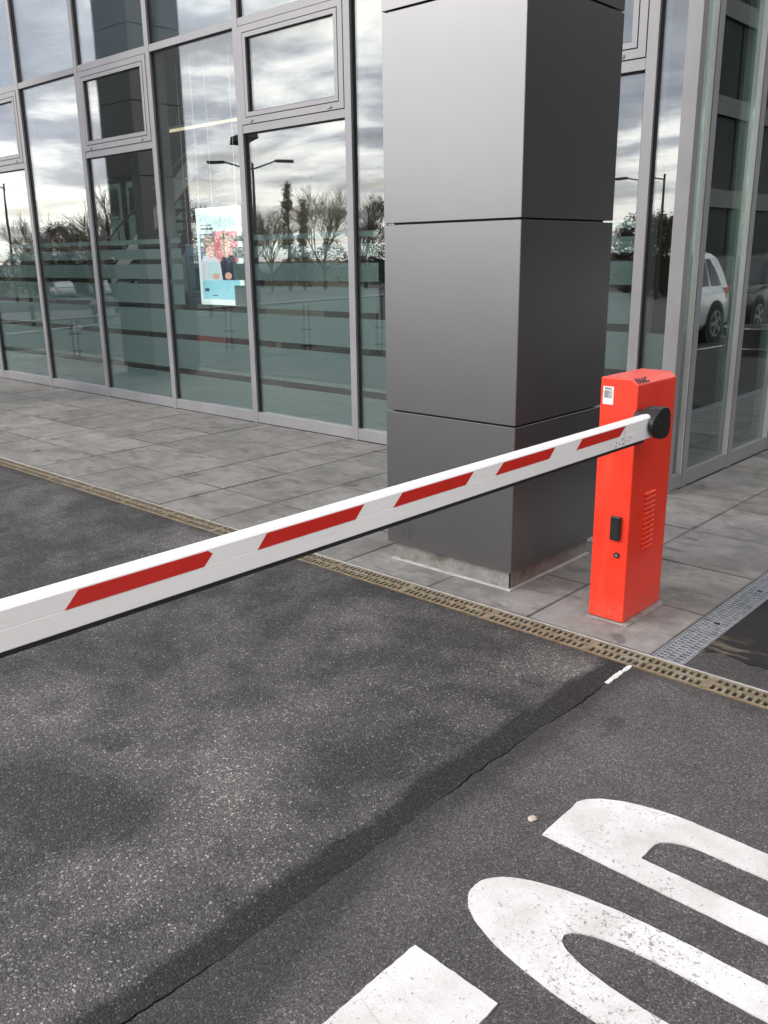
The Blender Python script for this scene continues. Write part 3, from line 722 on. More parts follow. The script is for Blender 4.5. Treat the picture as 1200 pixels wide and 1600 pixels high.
# sticker
stk = MB().box(-1.7945, -1.7475, BY0-.0011, BY0-.0001, .9495, 1.0235).build('sticker', 'sticker_white', cab)
MB().box(-1.790, -1.752, BY0-.0017, BY0-.0012, .975, 1.008).build('data_field', 'sticker_grey', stk)
for k in range(9):
    zq = .978+.0033*k; MB().box(-1.788, -1.788+random.Random(k).uniform(.015, .033), BY0-.0022, BY0-.0018, zq, zq+.0012).build('print_line', 'print_black', stk)
me = glyphs('FAAC', .0125, .0006); o = bpy.data.objects.new('brand_print', me); COL.objects.link(o); me.materials.append(MATS['print_black'])
o.parent = stk; o.matrix_local = Matrix.Translation((-1.771, BY0-.0016, 1.0145)) @ Matrix.Rotation(R(90), 4, 'X')
# logo on the sloped edge
me = glyphs('FAAC', .040, .0022, .25); o = bpy.data.objects.new('logo', me); COL.objects.link(o); me.materials.append(MATS['print_black'])
nrm = Vector((.595, 0, .804)).normalized(); tx = Vector((0, 1, 0)); ty = nrm.cross(tx)
ml = Matrix((tx, ty, nrm)).transposed().to_4x4(); ml.translation = Vector((BX1-.0155, 3.347, 1.049)) + nrm*.0012
o.parent = cab; o.matrix_local = ml
# door handle and lock
h = MB().prism([(-1.7195, .375), (-1.6765, .375), (-1.674, .392), (-1.674, .481), (-1.7195, .481)], BY0-.016, BY0-.0002, fXZ).build('handle', 'black_plastic', cab, bevel=.004)
MB().box(-1.712, -1.682, BY0-.0185, BY0-.0165, .40, .475).build('handle_lever', 'black_plastic', h)
k_ = MB().tube((-1.687, BY0-.006, .3085), (-1.687, BY0-.0002, .3085), .0125, n=20).build('lock', 'black_plastic', cab)
MB().tube((-1.687, BY0-.0072, .3085), (-1.687, BY0-.0062, .3085), .0068, n=16).build('keyhole', 'chrome', k_)
# louvres
for k in range(12):
    z1_ = .5655-.0222*k
    lv = [(0, z1_-.0125), (.0085, z1_-.011), (.0075, z1_-.003), (0, z1_)]
    MB().prism(lv, 3.410, 3.506, lambda u, v_, t_: (BX1+.0001+u, t_, v_)).build('louvre', 'orange_paint', cab, bevel=.0012)
    MB().box(BX1-.0005, BX1+.0006, 3.409, 3.507, z1_-.0158, z1_-.0128).build('vent_slot', 'hole_dark', cab)
# screws low on the side
for y in (BY0+.03, BY1-.03): MB().tube((BX1+.0001, y, .03), (BX1+.002, y, .03), .005, n=10).build('screw', 'steel_plate', cab)
# pivot hub and arm cover
AX = BX1+.09
hub = gp_(MB().tube((BX1+.0002, 3.30, .893), (BX1+.04, 3.30, .893), .048, n=28).build('pivot_hub', 'black_plastic'))
co = [(3.245, .948), (3.262, .957), (3.285, .962), (3.311, .962), (3.332, .956), (3.347, .944), (3.356, .927), (3.360, .895), (3.359, .864), (3.351, .848), (3.337, .837), (3.317, .832), (3.292, .832), (3.262, .838), (3.240, .847), (3.217, .863), (3.202, .877), (3.196, .892), (3.197, .906), (3.207, .921), (3.225, .937)]
cov = gp_(MB().prism([(y_, z_) for y_, z_ in co], AX+.004, AX+.026, fYZ).build('arm_cover', 'black_plastic', bevel=.006, seg=3))
ci = [(3.285+(y_-3.285)*.96+.012, .896+(z_-.896)*.93) for y_, z_ in co if y_ > 3.20]
MB().prism(ci, BX1+.041, AX+.0038, fYZ).build('cover_body', 'black_plastic', cov, bevel=.004)
# arm: tapered end profile, runs toward -Y
ztp, zbt = .932, .843
def azt(y): return .9345-.0035*(y-.6)/2.6
sec = [(-.046, -.087), (-.002, -.087), (0, -.085), (0, -.0445), (-.0012, -.0435), (-.0012, -.0425), (0, -.0415), (0, -.006), (-.0015, -.0045), (-.004, -.002), (-.010, .003), (-.024, .0055), (-.038, .003), (-.046, -.004)]
ye = [-1.2, 3.275]
P = []
for y in ye: P += [(AX+u, y, azt(y)+v_) for u, v_ in sec]
nn_ = len(sec)
arm = gp_(MB().poly(P, [tuple(range(nn_)), tuple(range(2*nn_-1, nn_-1, -1))] + [(k, (k+1) % nn_, nn_+(k+1) % nn_, nn_+k) for k in range(nn_)]).build('arm', 'white_paint'))
ps = [(-.04, -.0995), (-.006, -.0995), (-.004, -.097), (-.004, -.0875), (-.042, -.0875)]
P = []
for y in ye: P += [(AX+u, y if y < 3 else 3.19, azt(y)+v_) for u, v_ in ps]
MB().poly(P, [tuple(range(5)), tuple(range(9, 4, -1))] + [(k, (k+1) % 5, 5+(k+1) % 5, 5+k) for k in range(5)]).build('rubber_strip', 'black_rubber', arm)
reds = [(.751, .784, 1.097, 1.084), (1.236, 1.268, 1.600, 1.566), (1.713, 1.752, 2.077, 2.038), (2.188, 2.232, 2.533, 2.497), (2.672, 2.710, 3.026, 2.982), (.266, .30, .614, .58), (-.22, -.186, .128, .094), (-.70, -.666, -.352, -.386)]
for k, (a, b_, c, d_) in enumerate(reds):
    pts = [(a, azt(a)-.0425), (d_, azt(d_)-.0425), (c, azt(c)-.0085), (b_, azt(b_)-.0085)]
    if k == 0: pts = [(a, azt(a)-.0425), (d_, azt(d_)-.0425), (1.109, azt(c)-.0180), (c, azt(c)-.0085), (b_, azt(b_)-.0085)]
    MB().prism(pts, AX+.0001, AX+.0009, fYZ).build('red_stripe', 'red_film', arm)
for y, z_ in ((2.962, .868), (2.985, .860), (2.958, .855), (3.012, .876), (3.005, .872), (3.018, .857), (3.008, .855), (3.035, .866), (3.06, .874), (3.058, .862), (3.08, .870)):
    MB().tube((AX+.0001, y, z_), (AX+.0011, y, z_), .0026, n=8).build('rivet_hole', 'hole_dark', arm)
MB().box(AX+.0001, AX+.0007, 3.0215, 3.0232, .852, .921).build('splice_line', 'sticker_grey', arm)

# ================================================================== ROAD PAINT
LJ = random.Random(21)
def letter(name, outs, label):
    b = MB()
    for P_, F_ in outs: b.poly(P_, F_)
    o_ = b.build(name, 'road_paint'); tag(o_, label, 'road marking', None); return o_
ZP = .004; XT, XB = -1.118, .52
def loop_strip(outer, inner, closed=True):
    n0 = len(outer); oo, ii = [], []
    for k in range(n0):
        a, c, e, f = Vector(outer[k]), Vector(outer[(k+1) % n0]), Vector(inner[k]), Vector(inner[(k+1) % n0])
        m_ = max(1, int((c-a).length/.02))
        for q in range(m_):
            p, w_ = a+(c-a)*q/m_, e+(f-e)*q/m_
            oo.append((p.x+LJ.uniform(-.0009, .0009), p.y+LJ.uniform(-.0009, .0009))); ii.append((w_.x+LJ.uniform(-.0009, .0009), w_.y+LJ.uniform(-.0009, .0009)))
    outer, inner = oo, ii
    n = len(outer); P = [(x, y, ZP) for x, y in outer] + [(x, y, ZP) for x, y in inner]
    P += [(x, y, 0) for x, y in outer] + [(x, y, 0) for x, y in inner]
    F = []
    for k in range(n if closed else n-1):
        j = (k+1) % n; F += [(k, j, n+j, n+k), (k, 2*n+k, 2*n+j, j), (n+k, n+j, 3*n+j, 3*n+k)]
    return P, F
def rag(pts, step=.02, amp=.0016):
    o_ = []
    for k in range(len(pts)):
        a, c = Vector(pts[k]), Vector(pts[(k+1) % len(pts)]); m_ = max(1, int((c-a).length/step))
        for q in range(m_):
            p = a+(c-a)*q/m_; o_.append((p.x+LJ.uniform(-amp, amp), p.y+LJ.uniform(-amp, amp)))
    return o_
def plate(pts, r=True):
    if r: pts = rag(pts)
    n = len(pts); P = [(x, y, ZP) for x, y in pts] + [(x, y, 0) for x, y in pts]
    return P, [tuple(range(n))] + [(k, n+k, n+(k+1) % n, (k+1) % n) for k in range(n)]
def stadium(xa, xb, yc, hw, ry, n=14, e=2.0):          # elongated O : ends are half ellipses of length ry
    pts = []
    for k in range(n+1):
        a = math.pi*k/n; c_, s_ = math.cos(a), math.sin(a)
        pts.append((xa+ry-ry*abs(s_)**(2/e), yc+hw*(1 if c_ > 0 else -1)*abs(c_)**(2/e)))
    for k in range(n+1):
        a = math.pi*k/n; c_, s_ = math.cos(a), math.sin(a)
        pts.append((xb-ry+ry*abs(s_)**(2/e), yc-hw*(1 if c_ > 0 else -1)*abs(c_)**(2/e)))
    return pts
letter('road_letter', [loop_strip(stadium(-1.124, XB, 1.538, .168, .52, 56, 2.25), stadium(-.862, .26, 1.538, .071, .30, 56, 2.25))], 'worn white road letter O with rounded elongated end')
letter('road_letter', [plate([(-1.108, .955), (-1.106, 1.282), (-.863, 1.274), (-.863, .95)]), plate([(-.8628, 1.06), (-.8628, 1.165), (XB, 1.165), (XB, 1.06)])], 'worn white road letter T with flat square bar')
# P: outer bowl and inner counter joined as a strip
def arc(x0, y0, rx, ry, a0, a1, n=10, e=2.0):
    o_ = []
    for k in range(n+1):
        a = R(a0+(a1-a0)*k/n); c_, s_ = math.cos(a), math.sin(a)
        o_.append((x0+rx*math.copysign(abs(c_)**(2/e), c_), y0+ry*math.copysign(abs(s_)**(2/e), s_)))
    return o_
po_ = [(-1.108, 1.828), (-1.112, 1.99)] + arc(-.80, 2.0, .318, .153, 172, 90, 24) + [(-.62, 2.152), (-.40, 2.152)] + arc(-.30, 2.0, .28, .152, 90, -90, 12) + [(-.30, 1.828), (-.5, 1.828)]
pi_ = [(-.856, 1.914), (-.856, 1.985)] + arc(-.74, 1.985, .116, .066, 172, 90, 24) + [(-.62, 2.051), (-.40, 2.051)] + arc(-.36, 1.985, .13, .066, 90, -90, 12) + [(-.40, 1.914), (-.5, 1.914)]
letter('road_letter', [loop_strip(po_, pi_), plate([(-.2998, 1.828), (XB, 1.828), (XB, 1.914), (-.3, 1.914)])], 'worn white road letter P with one square corner')
so_ = stadium(-1.124, -.22, .66, .168, .42, 12, 2.3)
letter('road_letter', [plate([(-1.12, .50), (-1.12, .82), (-.87, .82), (-.87, .60), (-.42, .60), (-.42, .82), (.30, .82), (.52, .74), (.52, .50), (.28, .50), (.28, .72), (-.18, .72), (-.18, .50)])], 'worn white road letter S beside the letter T')
b = MB(); lr = random.Random(5); pts = []; ptsb = []
for k in range(14):
    y = 2.752+.0148*k; pts.append((-1.4135+lr.uniform(-.0025, .0025), y)); ptsb.append((-1.431+lr.uniform(-.003, .003)+.003*(k > 8), y))
b.poly(*plate(ptsb+pts[::-1], False)); o = b.build('lane_line', 'road_paint'); tag(o, 'short chipped white dash at the asphalt joint by the drain', 'road marking')
# pebble
bm = bmesh.new(); bmesh.ops.create_icosphere(bm, subdivisions=2, radius=1)
for v_ in bm.verts: v_.co = Vector((v_.co.x*.012+.002*math.sin(5*v_.co.y), v_.co.y*.016, v_.co.z*.006)) * (1+.12*math.sin(7*v_.co.x+3*v_.co.z))
me = bpy.data.meshes.new('pebble'); bm.to_mesh(me); bm.free(); me.materials.append(MATS['pebble_tone'])
for p in me.polygons: p.use_smooth = True
o = bpy.data.objects.new('pebble', me); COL.objects.link(o); o.location = (-1.167, 1.868, .004); tag(o, 'small pale pebble on asphalt near the letter P', 'pebble')

# ================================================================== STREET SIDE (seen in the glass)
def loft(b, secs, mat=None):
    n = len(secs[0]); P = [p for s_ in secs for p in s_]
    F = [tuple(range(n-1, -1, -1)), tuple((len(secs)-1)*n+k for k in range(n))]
    for i in range(len(secs)-1):
        for k in range(n): F.append((i*n+k, i*n+(k+1) % n, (i+1)*n+(k+1) % n, (i+1)*n+k))
    return b.poly(P, F, mat)
def car(name, label, loc, rz, paint, L=4.35, W=1.8, H=1.5, cat='car'):
    c = thing(name, label, cat, loc, rz); hw = W/2; hl = L/2
    top = lambda x: (.80+.12*min(1, max(0, (hl-x)/1.2)) if x > .55 else .94)
    secs = []
    for x in [-hl, -hl+.04, -hl+.18, -hl+.6, -1.0, -.2, .6, 1.1, hl-.6, hl-.2, hl-.05, hl]:
        e = min(hl-abs(x), .3)/.3; k = (.80+.20*max(0, e)**.5)
        zt = top(x)*(.93+.07*max(0, e)**.5); zb = .24+.10*(1-max(0, e)**.5)
        wv_ = hw*k
        half = [(wv_*.93, zb), (wv_*.99, .36), (wv_, .58), (wv_*.98, .80*zt/.94+.02), (wv_*.93, zt), (wv_*.5, zt+.02)]
        secs.append([(x, y, z_) for y, z_ in half] + [(x, -y, z_) for y, z_ in half[::-1]])
    body = loft(MB(), secs).build('body', paint, c, smooth=True)
    for p in body.data.polygons: p.use_smooth = True
    # greenhouse
    zb = .93; zt = H
    def gy(z_): return hw*(.925-.19*(z_-zb)/(zt-zb))
    fb, ft, rb, rt_ = .95, .25, -hl+.14, -hl+.48
    xs_f = lambda z_: fb+(ft-fb)*(z_-zb)/(zt-zb); xs_r = lambda z_: rb+(rt_-rb)*((z_-zb)/(zt-zb))**1.6
    secs = []
    for z_ in [zb, zb+.15, zb+.32, zt-.12, zt-.04, zt]:
        ins = 0 if z_ < zt-.06 else (.05 if z_ < zt-.02 else .16)
        y = gy(min(z_, zt-.02))-ins; xa, xb_ = xs_r(z_)+ins, xs_f(z_)-ins
        secs.append([(xa, -y*.93, z_), (xa+.10, -y, z_), (xb_-.25, -y, z_), (xb_, -y*.86, z_), (xb_, y*.86, z_), (xb_-.25, y, z_), (xa+.10, y, z_), (xa, y*.93, z_)])
    loft(MB(), secs).build('roof_cabin', paint, c)
    wb, wt = zb+.04, zt-.13
    for sg in (-1, 1):
        for a0, a1, nm in ((.0, .40, 0), (.43, .735, 1), (.765, .93, 2)):
            def px_(f, z_): xa, xb_ = xs_f(z_)-.28, xs_r(z_)+.20; return xa+(xb_-xa)*f
            q = [(px_(a0, wb), wb), (px_(a1, wb), wb), (px_(a1, (wb+wt)/2+.05)+(.03 if nm == 2 else 0), (wb+wt)/2+.05), (px_(a1, wt)+(.10 if nm == 2 else 0), wt), (px_(a0, wt), wt)]
            MB().poly([(x, sg*(gy(z_)+.004), z_) for x, z_ in q]+[(x, sg*(gy(z_)-.03), z_) for x, z_ in q], [tuple(range(5)), tuple(range(9, 4, -1))]+[(k, (k+1) % 5, 5+(k+1) % 5, 5+k) for k in range(5)]).build('side_window', 'car_glass', c)
    for fx, sgn, nm in ((xs_f, 1, 'windscreen'), (xs_r, -1, 'rear_window')):
        q = []
        for z_ in (wb, wt+.04): q.append((fx(z_)+sgn*.006, gy(z_)*.80, z_))
        P = [(q[0][0], -q[0][1], q[0][2]), q[0], q[1], (q[1][0], -q[1][1], q[1][2])]
        MB().poly(P+[(x-sgn*.03, y, z_) for x, y, z_ in P], [(0,1,2,3),(7,6,5,4),(0,4,5,1),(1,5,6,2),(2,6,7,3),(3,7,4,0)]).build(nm, 'car_glass', c)
    for wx_ in (-hl+.82, hl-.85):
        for sg in (-1, 1):
            y = sg*(hw-.012)
            MB().tube((wx_, y-sg*.25, .335), (wx_, y+sg*.014, .335), .395, n=28).build('wheel_arch', 'black_plastic', c)
            wh = MB().tube((wx_, y-sg*.2, .325), (wx_, y+sg*.026, .325), .325, n=28).build('wheel', 'tyre', c)
            b = MB().tube((wx_, y+sg*.0262, .325), (wx_, y+sg*.03, .325), .06, n=12)
            for k in range(5):
                a = 2*math.pi*k/5; d1 = Vector((math.cos(a), 0, math.sin(a))); d2 = Vector((-math.sin(a), 0, math.cos(a))); o0 = Vector((wx_, y+sg*.0265, .325))
                P = [o0+d1*.05-d2*.03, o0+d1*.05+d2*.03, o0+d1*.215+d2*.045, o0+d1*.215-d2*.045]
                b.poly(P+[p+Vector((0, sg*.008, 0)) for p in P], [(0,1,2,3),(7,6,5,4),(0,4,5,1),(1,5,6,2),(2,6,7,3),(3,7,4,0)])
            n_ = 28
            P = [(wx_+r_*math.cos(2*math.pi*k/n_), y+sg*.0272, .325+r_*math.sin(2*math.pi*k/n_)) for r_ in (.205, .232) for k in range(n_)]
            b.poly(P, [(k, (k+1) % n_, n_+(k+1) % n_, n_+k) for k in range(n_)])
            b.build('rim', 'rim', wh)
    for sg in (-1, 1):
        MB().poly([(-hl+.36, sg*(hw*.965), .72), (-hl+.36, sg*hw*.955, .92), (-hl+.05, sg*hw*.90, .96), (-hl-.005, sg*hw*.80, .78), (-hl+.36, sg*hw*.8, .72), (-hl+.36, sg*hw*.8, .92), (-hl+.05, sg*hw*.55, .96), (-hl-.012, sg*hw*.55, .78)], [(0,1,2,3),(3,2,6,7),(4,7,6,5),(0,3,7,4),(1,5,6,2),(0,4,5,1)]).build('tail_light', 'tail_red', c)
        MB().poly([(hl-.42, sg*hw*.975, .62), (hl-.46, sg*hw*.965, .76), (hl-.14, sg*hw*.86, .73), (hl-.02, sg*hw*.74, .60), (hl-.42, sg*hw*.7, .62), (hl-.46, sg*hw*.7, .76), (hl-.1, sg*hw*.5, .73), (hl+.004, sg*hw*.5, .60)], [(0,1,2,3),(3,2,6,7),(4,7,6,5),(0,3,7,4),(1,5,6,2),(0,4,5,1)]).build('headlight', 'lamp_clear', c)
        MB().box(.62, .82, min(sg*(hw-.02), sg*(hw+.13)), max(sg*(hw-.02), sg*(hw+.13)), .94, 1.07).build('mirror', paint, c, bevel=.03)
    MB().box(-hl+.02, hl-.02, -hw*.80, hw*.80, .17, .26).build('underbody', 'black_plastic', c)
    MB().box(hl-.06, hl+.006, -hw*.42, hw*.42, .42, .58).build('grille', 'black_plastic', c, bevel=.01)
    MB().box(-hl-.008, -hl+.06, -.27, .27, .55, .67).build('number_plate', 'sticker_white', c)
    return c
car('parked_car', 'white estate car parked across from the side glass wall', (2.36, 14.3, 0.0), R(-90), 'car_white', 4.4, 1.82, 1.56)
car('parked_car', 'black car parked behind the white estate car', (2.45, 19.3, 0.0), R(-90), 'car_black', 4.4, 1.82, 1.5)
def tz(x, y): return terrain_z(x, y)
for x, y, rz, pt, lb in ((-79, -31, 200, 'car_silver', 'silver hatchback on the sloping road beyond the guardrail'), (-80, -35.5, 205, 'car_white', 'white car on the sloping road beyond the silver hatchback'), (-83, -40, 200, 'car_black', 'black car on the sloping road past the white car'), (-102, -84, 130, 'car_silver', 'silver car far off below the bare trees')):
    car('parked_car', lb, (x, y, tz(x, y)), R(rz), pt)
# parking bay lines
def line_thing(pts, wd, label, z_=None):
    b = MB()
    for (xa, ya), (xb_, yb_) in zip(pts[:-1], pts[1:]):
        d_ = Vector((xb_-xa, yb_-ya)); L_ = d_.length; d_.normalize(); n_ = Vector((-d_.y, d_.x))*wd/2
        m_ = max(1, int(L_/6))
        for k in range(m_):
            p0 = Vector((xa, ya))+d_*(L_*k/m_); p1 = Vector((xa, ya))+d_*(L_*(k+1)/m_)
            zf = (lambda p: terrain_z(p.x, p.y)+.03) if z_ is None else (lambda p: z_)
            b.poly([(*(p0-n_), zf(p0)), (*(p1-n_), zf(p1)), (*(p1+n_), zf(p1)), (*(p0+n_), zf(p0))], [(0, 1, 2, 3)])
    o_ = b.build('road_line', 'road_paint'); tag(o_, label, 'road marking'); return o_
line_thing([(1.32, 11.6), (1.05, 15.25), (1.2, 17.0), (1.32, 22)], .09, 'long white parking line beside the white estate car', .0045)
line_thing([(1.12, 16.85), (3.5, 16.85)], .09, 'white bay line between the white and the black car', .0045)
line_thing([(-22.5, 1.0), (-24.5, -3.5), (-27.5, -11), (-31, -21)], .16, 'long white edge line on the sloping road by the guardrail')
# round steel planter
pt_ = thing('planter', 'round dark planter with two chrome rings beside the parking line', 'planter', (.2, 14.2, 0))
MB().tube((0, 0, 0), (0, 0, .40), .40, .43, n=28).build('pot', 'dark_metal', pt_)
for z_ in (.10, .402):
    b = MB(); n_ = 28; P = []
    for r_, zq in ((.425, z_), (.455, z_), (.455, z_+.025), (.425, z_+.025)): P += [(r_*math.cos(2*math.pi*k/n_), r_*math.sin(2*math.pi*k/n_), zq) for k in range(n_)]
    F = []
    for q_ in range(4):
        for k in range(n_): F.append((q_*n_+k, q_*n_+(k+1) % n_, ((q_+1) % 4)*n_+(k+1) % n_, ((q_+1) % 4)*n_+k))
    b.poly(P, F).build('ring', 'chrome', pt_)
MB().tube((0, 0, .4005), (0, 0, .42), .40, n=24).build('soil', 'channel_dark', pt_)

# glass balustrade running diagonally by the road
ba = thing('glass_balustrade', 'glass balustrade with steel posts and pale sloping rail by the road', 'balustrade', (-12, 1.5, 0))
A, Bp = Vector((-14.7, 4.4)), Vector((-9.6, -1.3)); A -= Vector((-12, 1.5)); Bp -= Vector((-12, 1.5)); N = 6
pts_ = [A+(Bp-A)*k/N for k in range(N+1)]; dv = (Bp-A).normalized(); nv = Vector((-dv.y, dv.x))
hz = lambda k: .56+.42*k/N
zg = lambda p: (0 if p.x > -2.0 else -.035)
for k in range(N):
    a, c = pts_[k]+dv*.05, pts_[k+1]-dv*.05; o_ = nv*.006
    MB().poly([(*(a-o_), .04), (*(c-o_), .04), (*(c+o_), .04), (*(a+o_), .04), (*(a-o_), hz(k)-.03), (*(c-o_), hz(k+1)-.03), (*(c+o_), hz(k+1)-.03), (*(a+o_), hz(k)-.03)], [(0,3,2,1),(4,5,6,7),(0,1,5,4),(1,2,6,5),(2,3,7,6),(3,0,4,7)]).build('glass_panel', 'glass_clear', ba)
    MB().tube((*pts_[k], hz(k)), (*pts_[k+1], hz(k+1)), .022, n=8).build('handrail', 'frame_alu_light', ba)
for k in range(N+1):
    for s_ in (-.04, .04):
        p = pts_[k]+dv*s_; MB().tube((*p, -.04), (*p, hz(k)-.01), .012, n=6).build('post', 'pole_grey', ba)
    for z_ in (.1, .38): MB().tube((*(pts_[k]-dv*.10), z_), (*(pts_[k]+dv*.10), z_), .016, n=6).build('clamp', 'pole_grey', ba)
# guardrail
gr = thing('guardrail', 'low grey steel guardrail at the top of the sloping road', 'guardrail', (-27, -2, tz(-27, -2)))
A, Bp = Vector((-1.6, 5.5)), Vector((2.2, -5.6)); N = 6
z0_ = tz(-27, -2)
for k in range(N+1):
    p = A+(Bp-A)*k/N; zgp = tz(-27+p.x, -2+p.y)-z0_
    MB().box(p.x-.05, p.x+.05, p.y-.04, p.y+.04, zgp-.05, zgp+.62).build('post', 'pole_grey', gr)
d_ = (Bp-A).normalized(); n_ = Vector((-d_.y, d_.x))
for k in range(N):
    a, c = A+(Bp-A)*k/N, A+(Bp-A)*(k+1)/N; za, zc = tz(-27+a.x, -2+a.y)-z0_, tz(-27+c.x, -2+c.y)-z0_
    P = []
    for q, zq in ((a, za), (c, zc)):
        for off, h_ in ((.055, .42), (.12, .48), (.06, .56), (.12, .64), (.055, .72), (.05, .57)): P.append((*(q-n_*off), zq+h_))
    MB().poly(P, [(0,1,7,6),(1,2,8,7),(2,3,9,8),(3,4,10,9),(4,5,11,10),(5,0,6,11),(0,5,4,3,2,1),(6,7,8,9,10,11)]).build('rail', 'galvanised', gr)
# lamp posts
def lamp(x, y, h_, rz, label, arms=1, al=1.6):
    l = thing('street_lamp', label, 'street lamp', (x, y, tz(x, y)), R(rz))
    MB().tube((0, 0, -.02), (0, 0, h_), .085, .05, n=10).build('pole', 'pole_grey', l)
    for s_ in ((1, -1) if arms == 2 else (1,)):
        MB().tube((0, 0, h_-.25), (s_*al, 0, h_+.05), .035, .03, n=8).build('arm', 'pole_grey', l)
        MB().box(min(s_*al, s_*(al+.75)), max(s_*al, s_*(al+.75)), -.14, .14, h_, h_+.11).build('lamp_head', 'pole_grey', l, bevel=.03)
    return l
def refl(u_dir, t_): return (u_dir[0]*t_, 2*(FY+.03)-u_dir[1]*t_)
lx, ly = refl((-.772, .636), 40); lamp(lx, ly, 5.9, 140, 'tall dark street lamp with two arms beside a floodlight pole', 2, 1.0)
lx, ly = refl((-.7755, .631), 40)
fl = thing('floodlight_pole', 'slim pole with a tilted floodlight on top by the street lamp', 'floodlight', (lx, ly, tz(lx, ly)))
MB().tube((0, 0, -.02), (0, 0, 6.75), .075, .05, n=10).build('pole', 'pole_grey', fl)
MB().poly([(-.45, -.3, 6.62), (.55, -.3, 6.85), (.55, .3, 6.85), (-.45, .3, 6.62), (-.38, -.3, 6.92), (.48, -.3, 7.02), (.48, .3, 7.02), (-.38, .3, 6.92)], [(0,3,2,1),(4,5,6,7),(0,1,5,4),(1,2,6,5),(2,3,7,6),(3,0,4,7)]).build('lamp_head', 'pole_grey', fl)
lx, ly = refl((-.905, .425), 55); lamp(lx, ly, 6.6, 60, 'single arm street lamp standing near the evergreen trees')
lx, ly = refl((-.447, .894), 45); lamp(lx, ly, 5.6, 200, 'single arm street lamp by the small shrubs across the road')

# bare trees
def bare_tree(x, y, h_, label, seed, spread=.5, dens=1.0, lean=(0, 0), group=None):
    rr = random.Random(seed); t_ = thing('bare_tree', label, 'tree', (x, y, tz(x, y)), 0, group); tr, cr = MB(), MB(); cnt = [0]
    L0 = h_*.215; queue = [(Vector((0, 0, -.1)), Vector((lean[0], lean[1], 1)).normalized(), L0, h_*.016, 0)]
    while queue and cnt[0] < 5200*dens:
        p, d_, L_, r_, lv = queue.pop(0); cnt[0] += 1; q = p+d_*L_
        (tr if lv < 2 else cr).tube(p, q, r_, r_*.66, n=6 if lv < 2 else 3, cap=False)
        if lv > 6: continue
        for k in range((3 if lv < 5 else 2) + (1 if rr.random() < .45 else 0)):
            a = Vector((rr.gauss(0, 1), rr.gauss(0, 1), rr.gauss(0, .5)+.3)); a.normalize()
            nd = (d_*(1.0-.25*spread)+a*spread*rr.uniform(.6, 1.35)); nd.normalize()
            st_ = p+d_*L_*rr.uniform(.35, 1.0) if k else q
            queue.append((st_, nd, L_*rr.uniform(.60, .90), max(r_*.55, .008), lv+1))
    tr.build('trunk', 'bark', t_); cr.build('crown', 'twig', t_)
GT = 'bare trees across the road'
trees = [((-.724, .690), 82, 12.0, .55, 'wide bare tree with pale twigs across the road', .75), ((-.690, .724), 80, 11.6, .5, 'bare tree next to the wide pale one across the road', .7), ((-.762, .648), 84, 10.2, .5, 'low bare tree behind the two arm street lamp', .6),
         ((-.900, .436), 62, 7.4, .5, 'bare tree behind the single arm street lamp', .5), ((-.868, .497), 40, 6.0, .45, 'slender bare tree standing beyond the guardrail', .22), ((-.858, .514), 36, 6.8, .42, 'taller slender bare tree beyond the guardrail', .22), ((-.835, .551), 95, 9.8, .5, 'bare tree among the evergreens across the road', .55), ((-.775, .632), 96, 10, .55, 'bare tree beside the narrow conifers across the road', .55)]
for i, (dr, ds_, h_, sp__, lb, dn) in enumerate(trees):
    x, y = refl(dr, ds_); bare_tree(x, y, h_, lb, 20+i, sp__, dn)
def leafy(name, x, y, h_, rad, label, seed, mat='conifer_leaf', shape='cone', nleaf=5200, cat='tree'):
    rr = random.Random(seed); t_ = thing(name, label, cat, (x, y, tz(x, y))); b = MB()
    tr = MB().tube((0, 0, -.1), (0, 0, h_*.8), h_*.025, h_*.008, n=6)
    clumps = []
    for k in range(90):
        f = rr.uniform(.06, 1); a = rr.uniform(0, 6.283)
        rad_f = (1-f)**.8+.08 if shape == 'cone' else math.sin(math.pi*min(.97, max(.06, f*.9+.06)))**.6
        rr_ = rad*rad_f*rr.uniform(.35, 1); clumps.append((rr_*math.cos(a), rr_*math.sin(a), h_*f, rad*(.24 if shape == 'round' else .42)*rr.uniform(.6, 1.2)))
        tr.tube((0, 0, h_*f*.85), (rr_*math.cos(a), rr_*math.sin(a), h_*f), .02, .008, n=3, cap=False)
    for k in range(nleaf):
        cx_, cy_, cz_, cr_ = rr.choice(clumps)
        c_ = Vector((cx_+rr.gauss(0, cr_*.55), cy_+rr.gauss(0, cr_*.55), max(.1, cz_+rr.gauss(0, cr_*.5))))
        d1 = Vector((rr.gauss(0, 1), rr.gauss(0, 1), rr.gauss(0, 1))).normalized()*.12*rr.uniform(.6, 1.4); d2 = d1.orthogonal().normalized()*.05
        b.poly([c_-d1, c_+d2, c_+d1, c_-d2], [(0, 1, 2, 3)])
    tr.build('trunk', 'bark', t_); b.build('crown', mat, t_)
ev = [((-.893, .450), 100, 5.9, 2.6), ((-.886, .464), 96, 6.4, 2.8), ((-.879, .477), 102, 7.0, 2.9), ((-.872, .49), 98, 6.0, 2.7), ((-.862, .507), 100, 5.6, 2.9), ((-.853, .522), 104, 6.2, 2.8), ((-.843, .538), 99, 5.6, 2.8)]
EVL = ['dense evergreen tree at the lamp end of the row beyond the road', 'second dense evergreen tree from the lamp end of the row', 'tallest dense evergreen tree in the row beyond the road', 'fourth dense evergreen tree from the lamp end of the row', 'fifth dense evergreen tree from the lamp end of the row', 'sixth dense evergreen tree from the lamp end of the row', 'last dense evergreen tree in the row, by a bare tree']
for i, (dr, ds_, h_, rd) in enumerate(ev):
    x, y = refl(dr, ds_)
    leafy('evergreen_tree', x, y, h_, rd, EVL[i], 50+i, 'conifer_leaf', 'round')
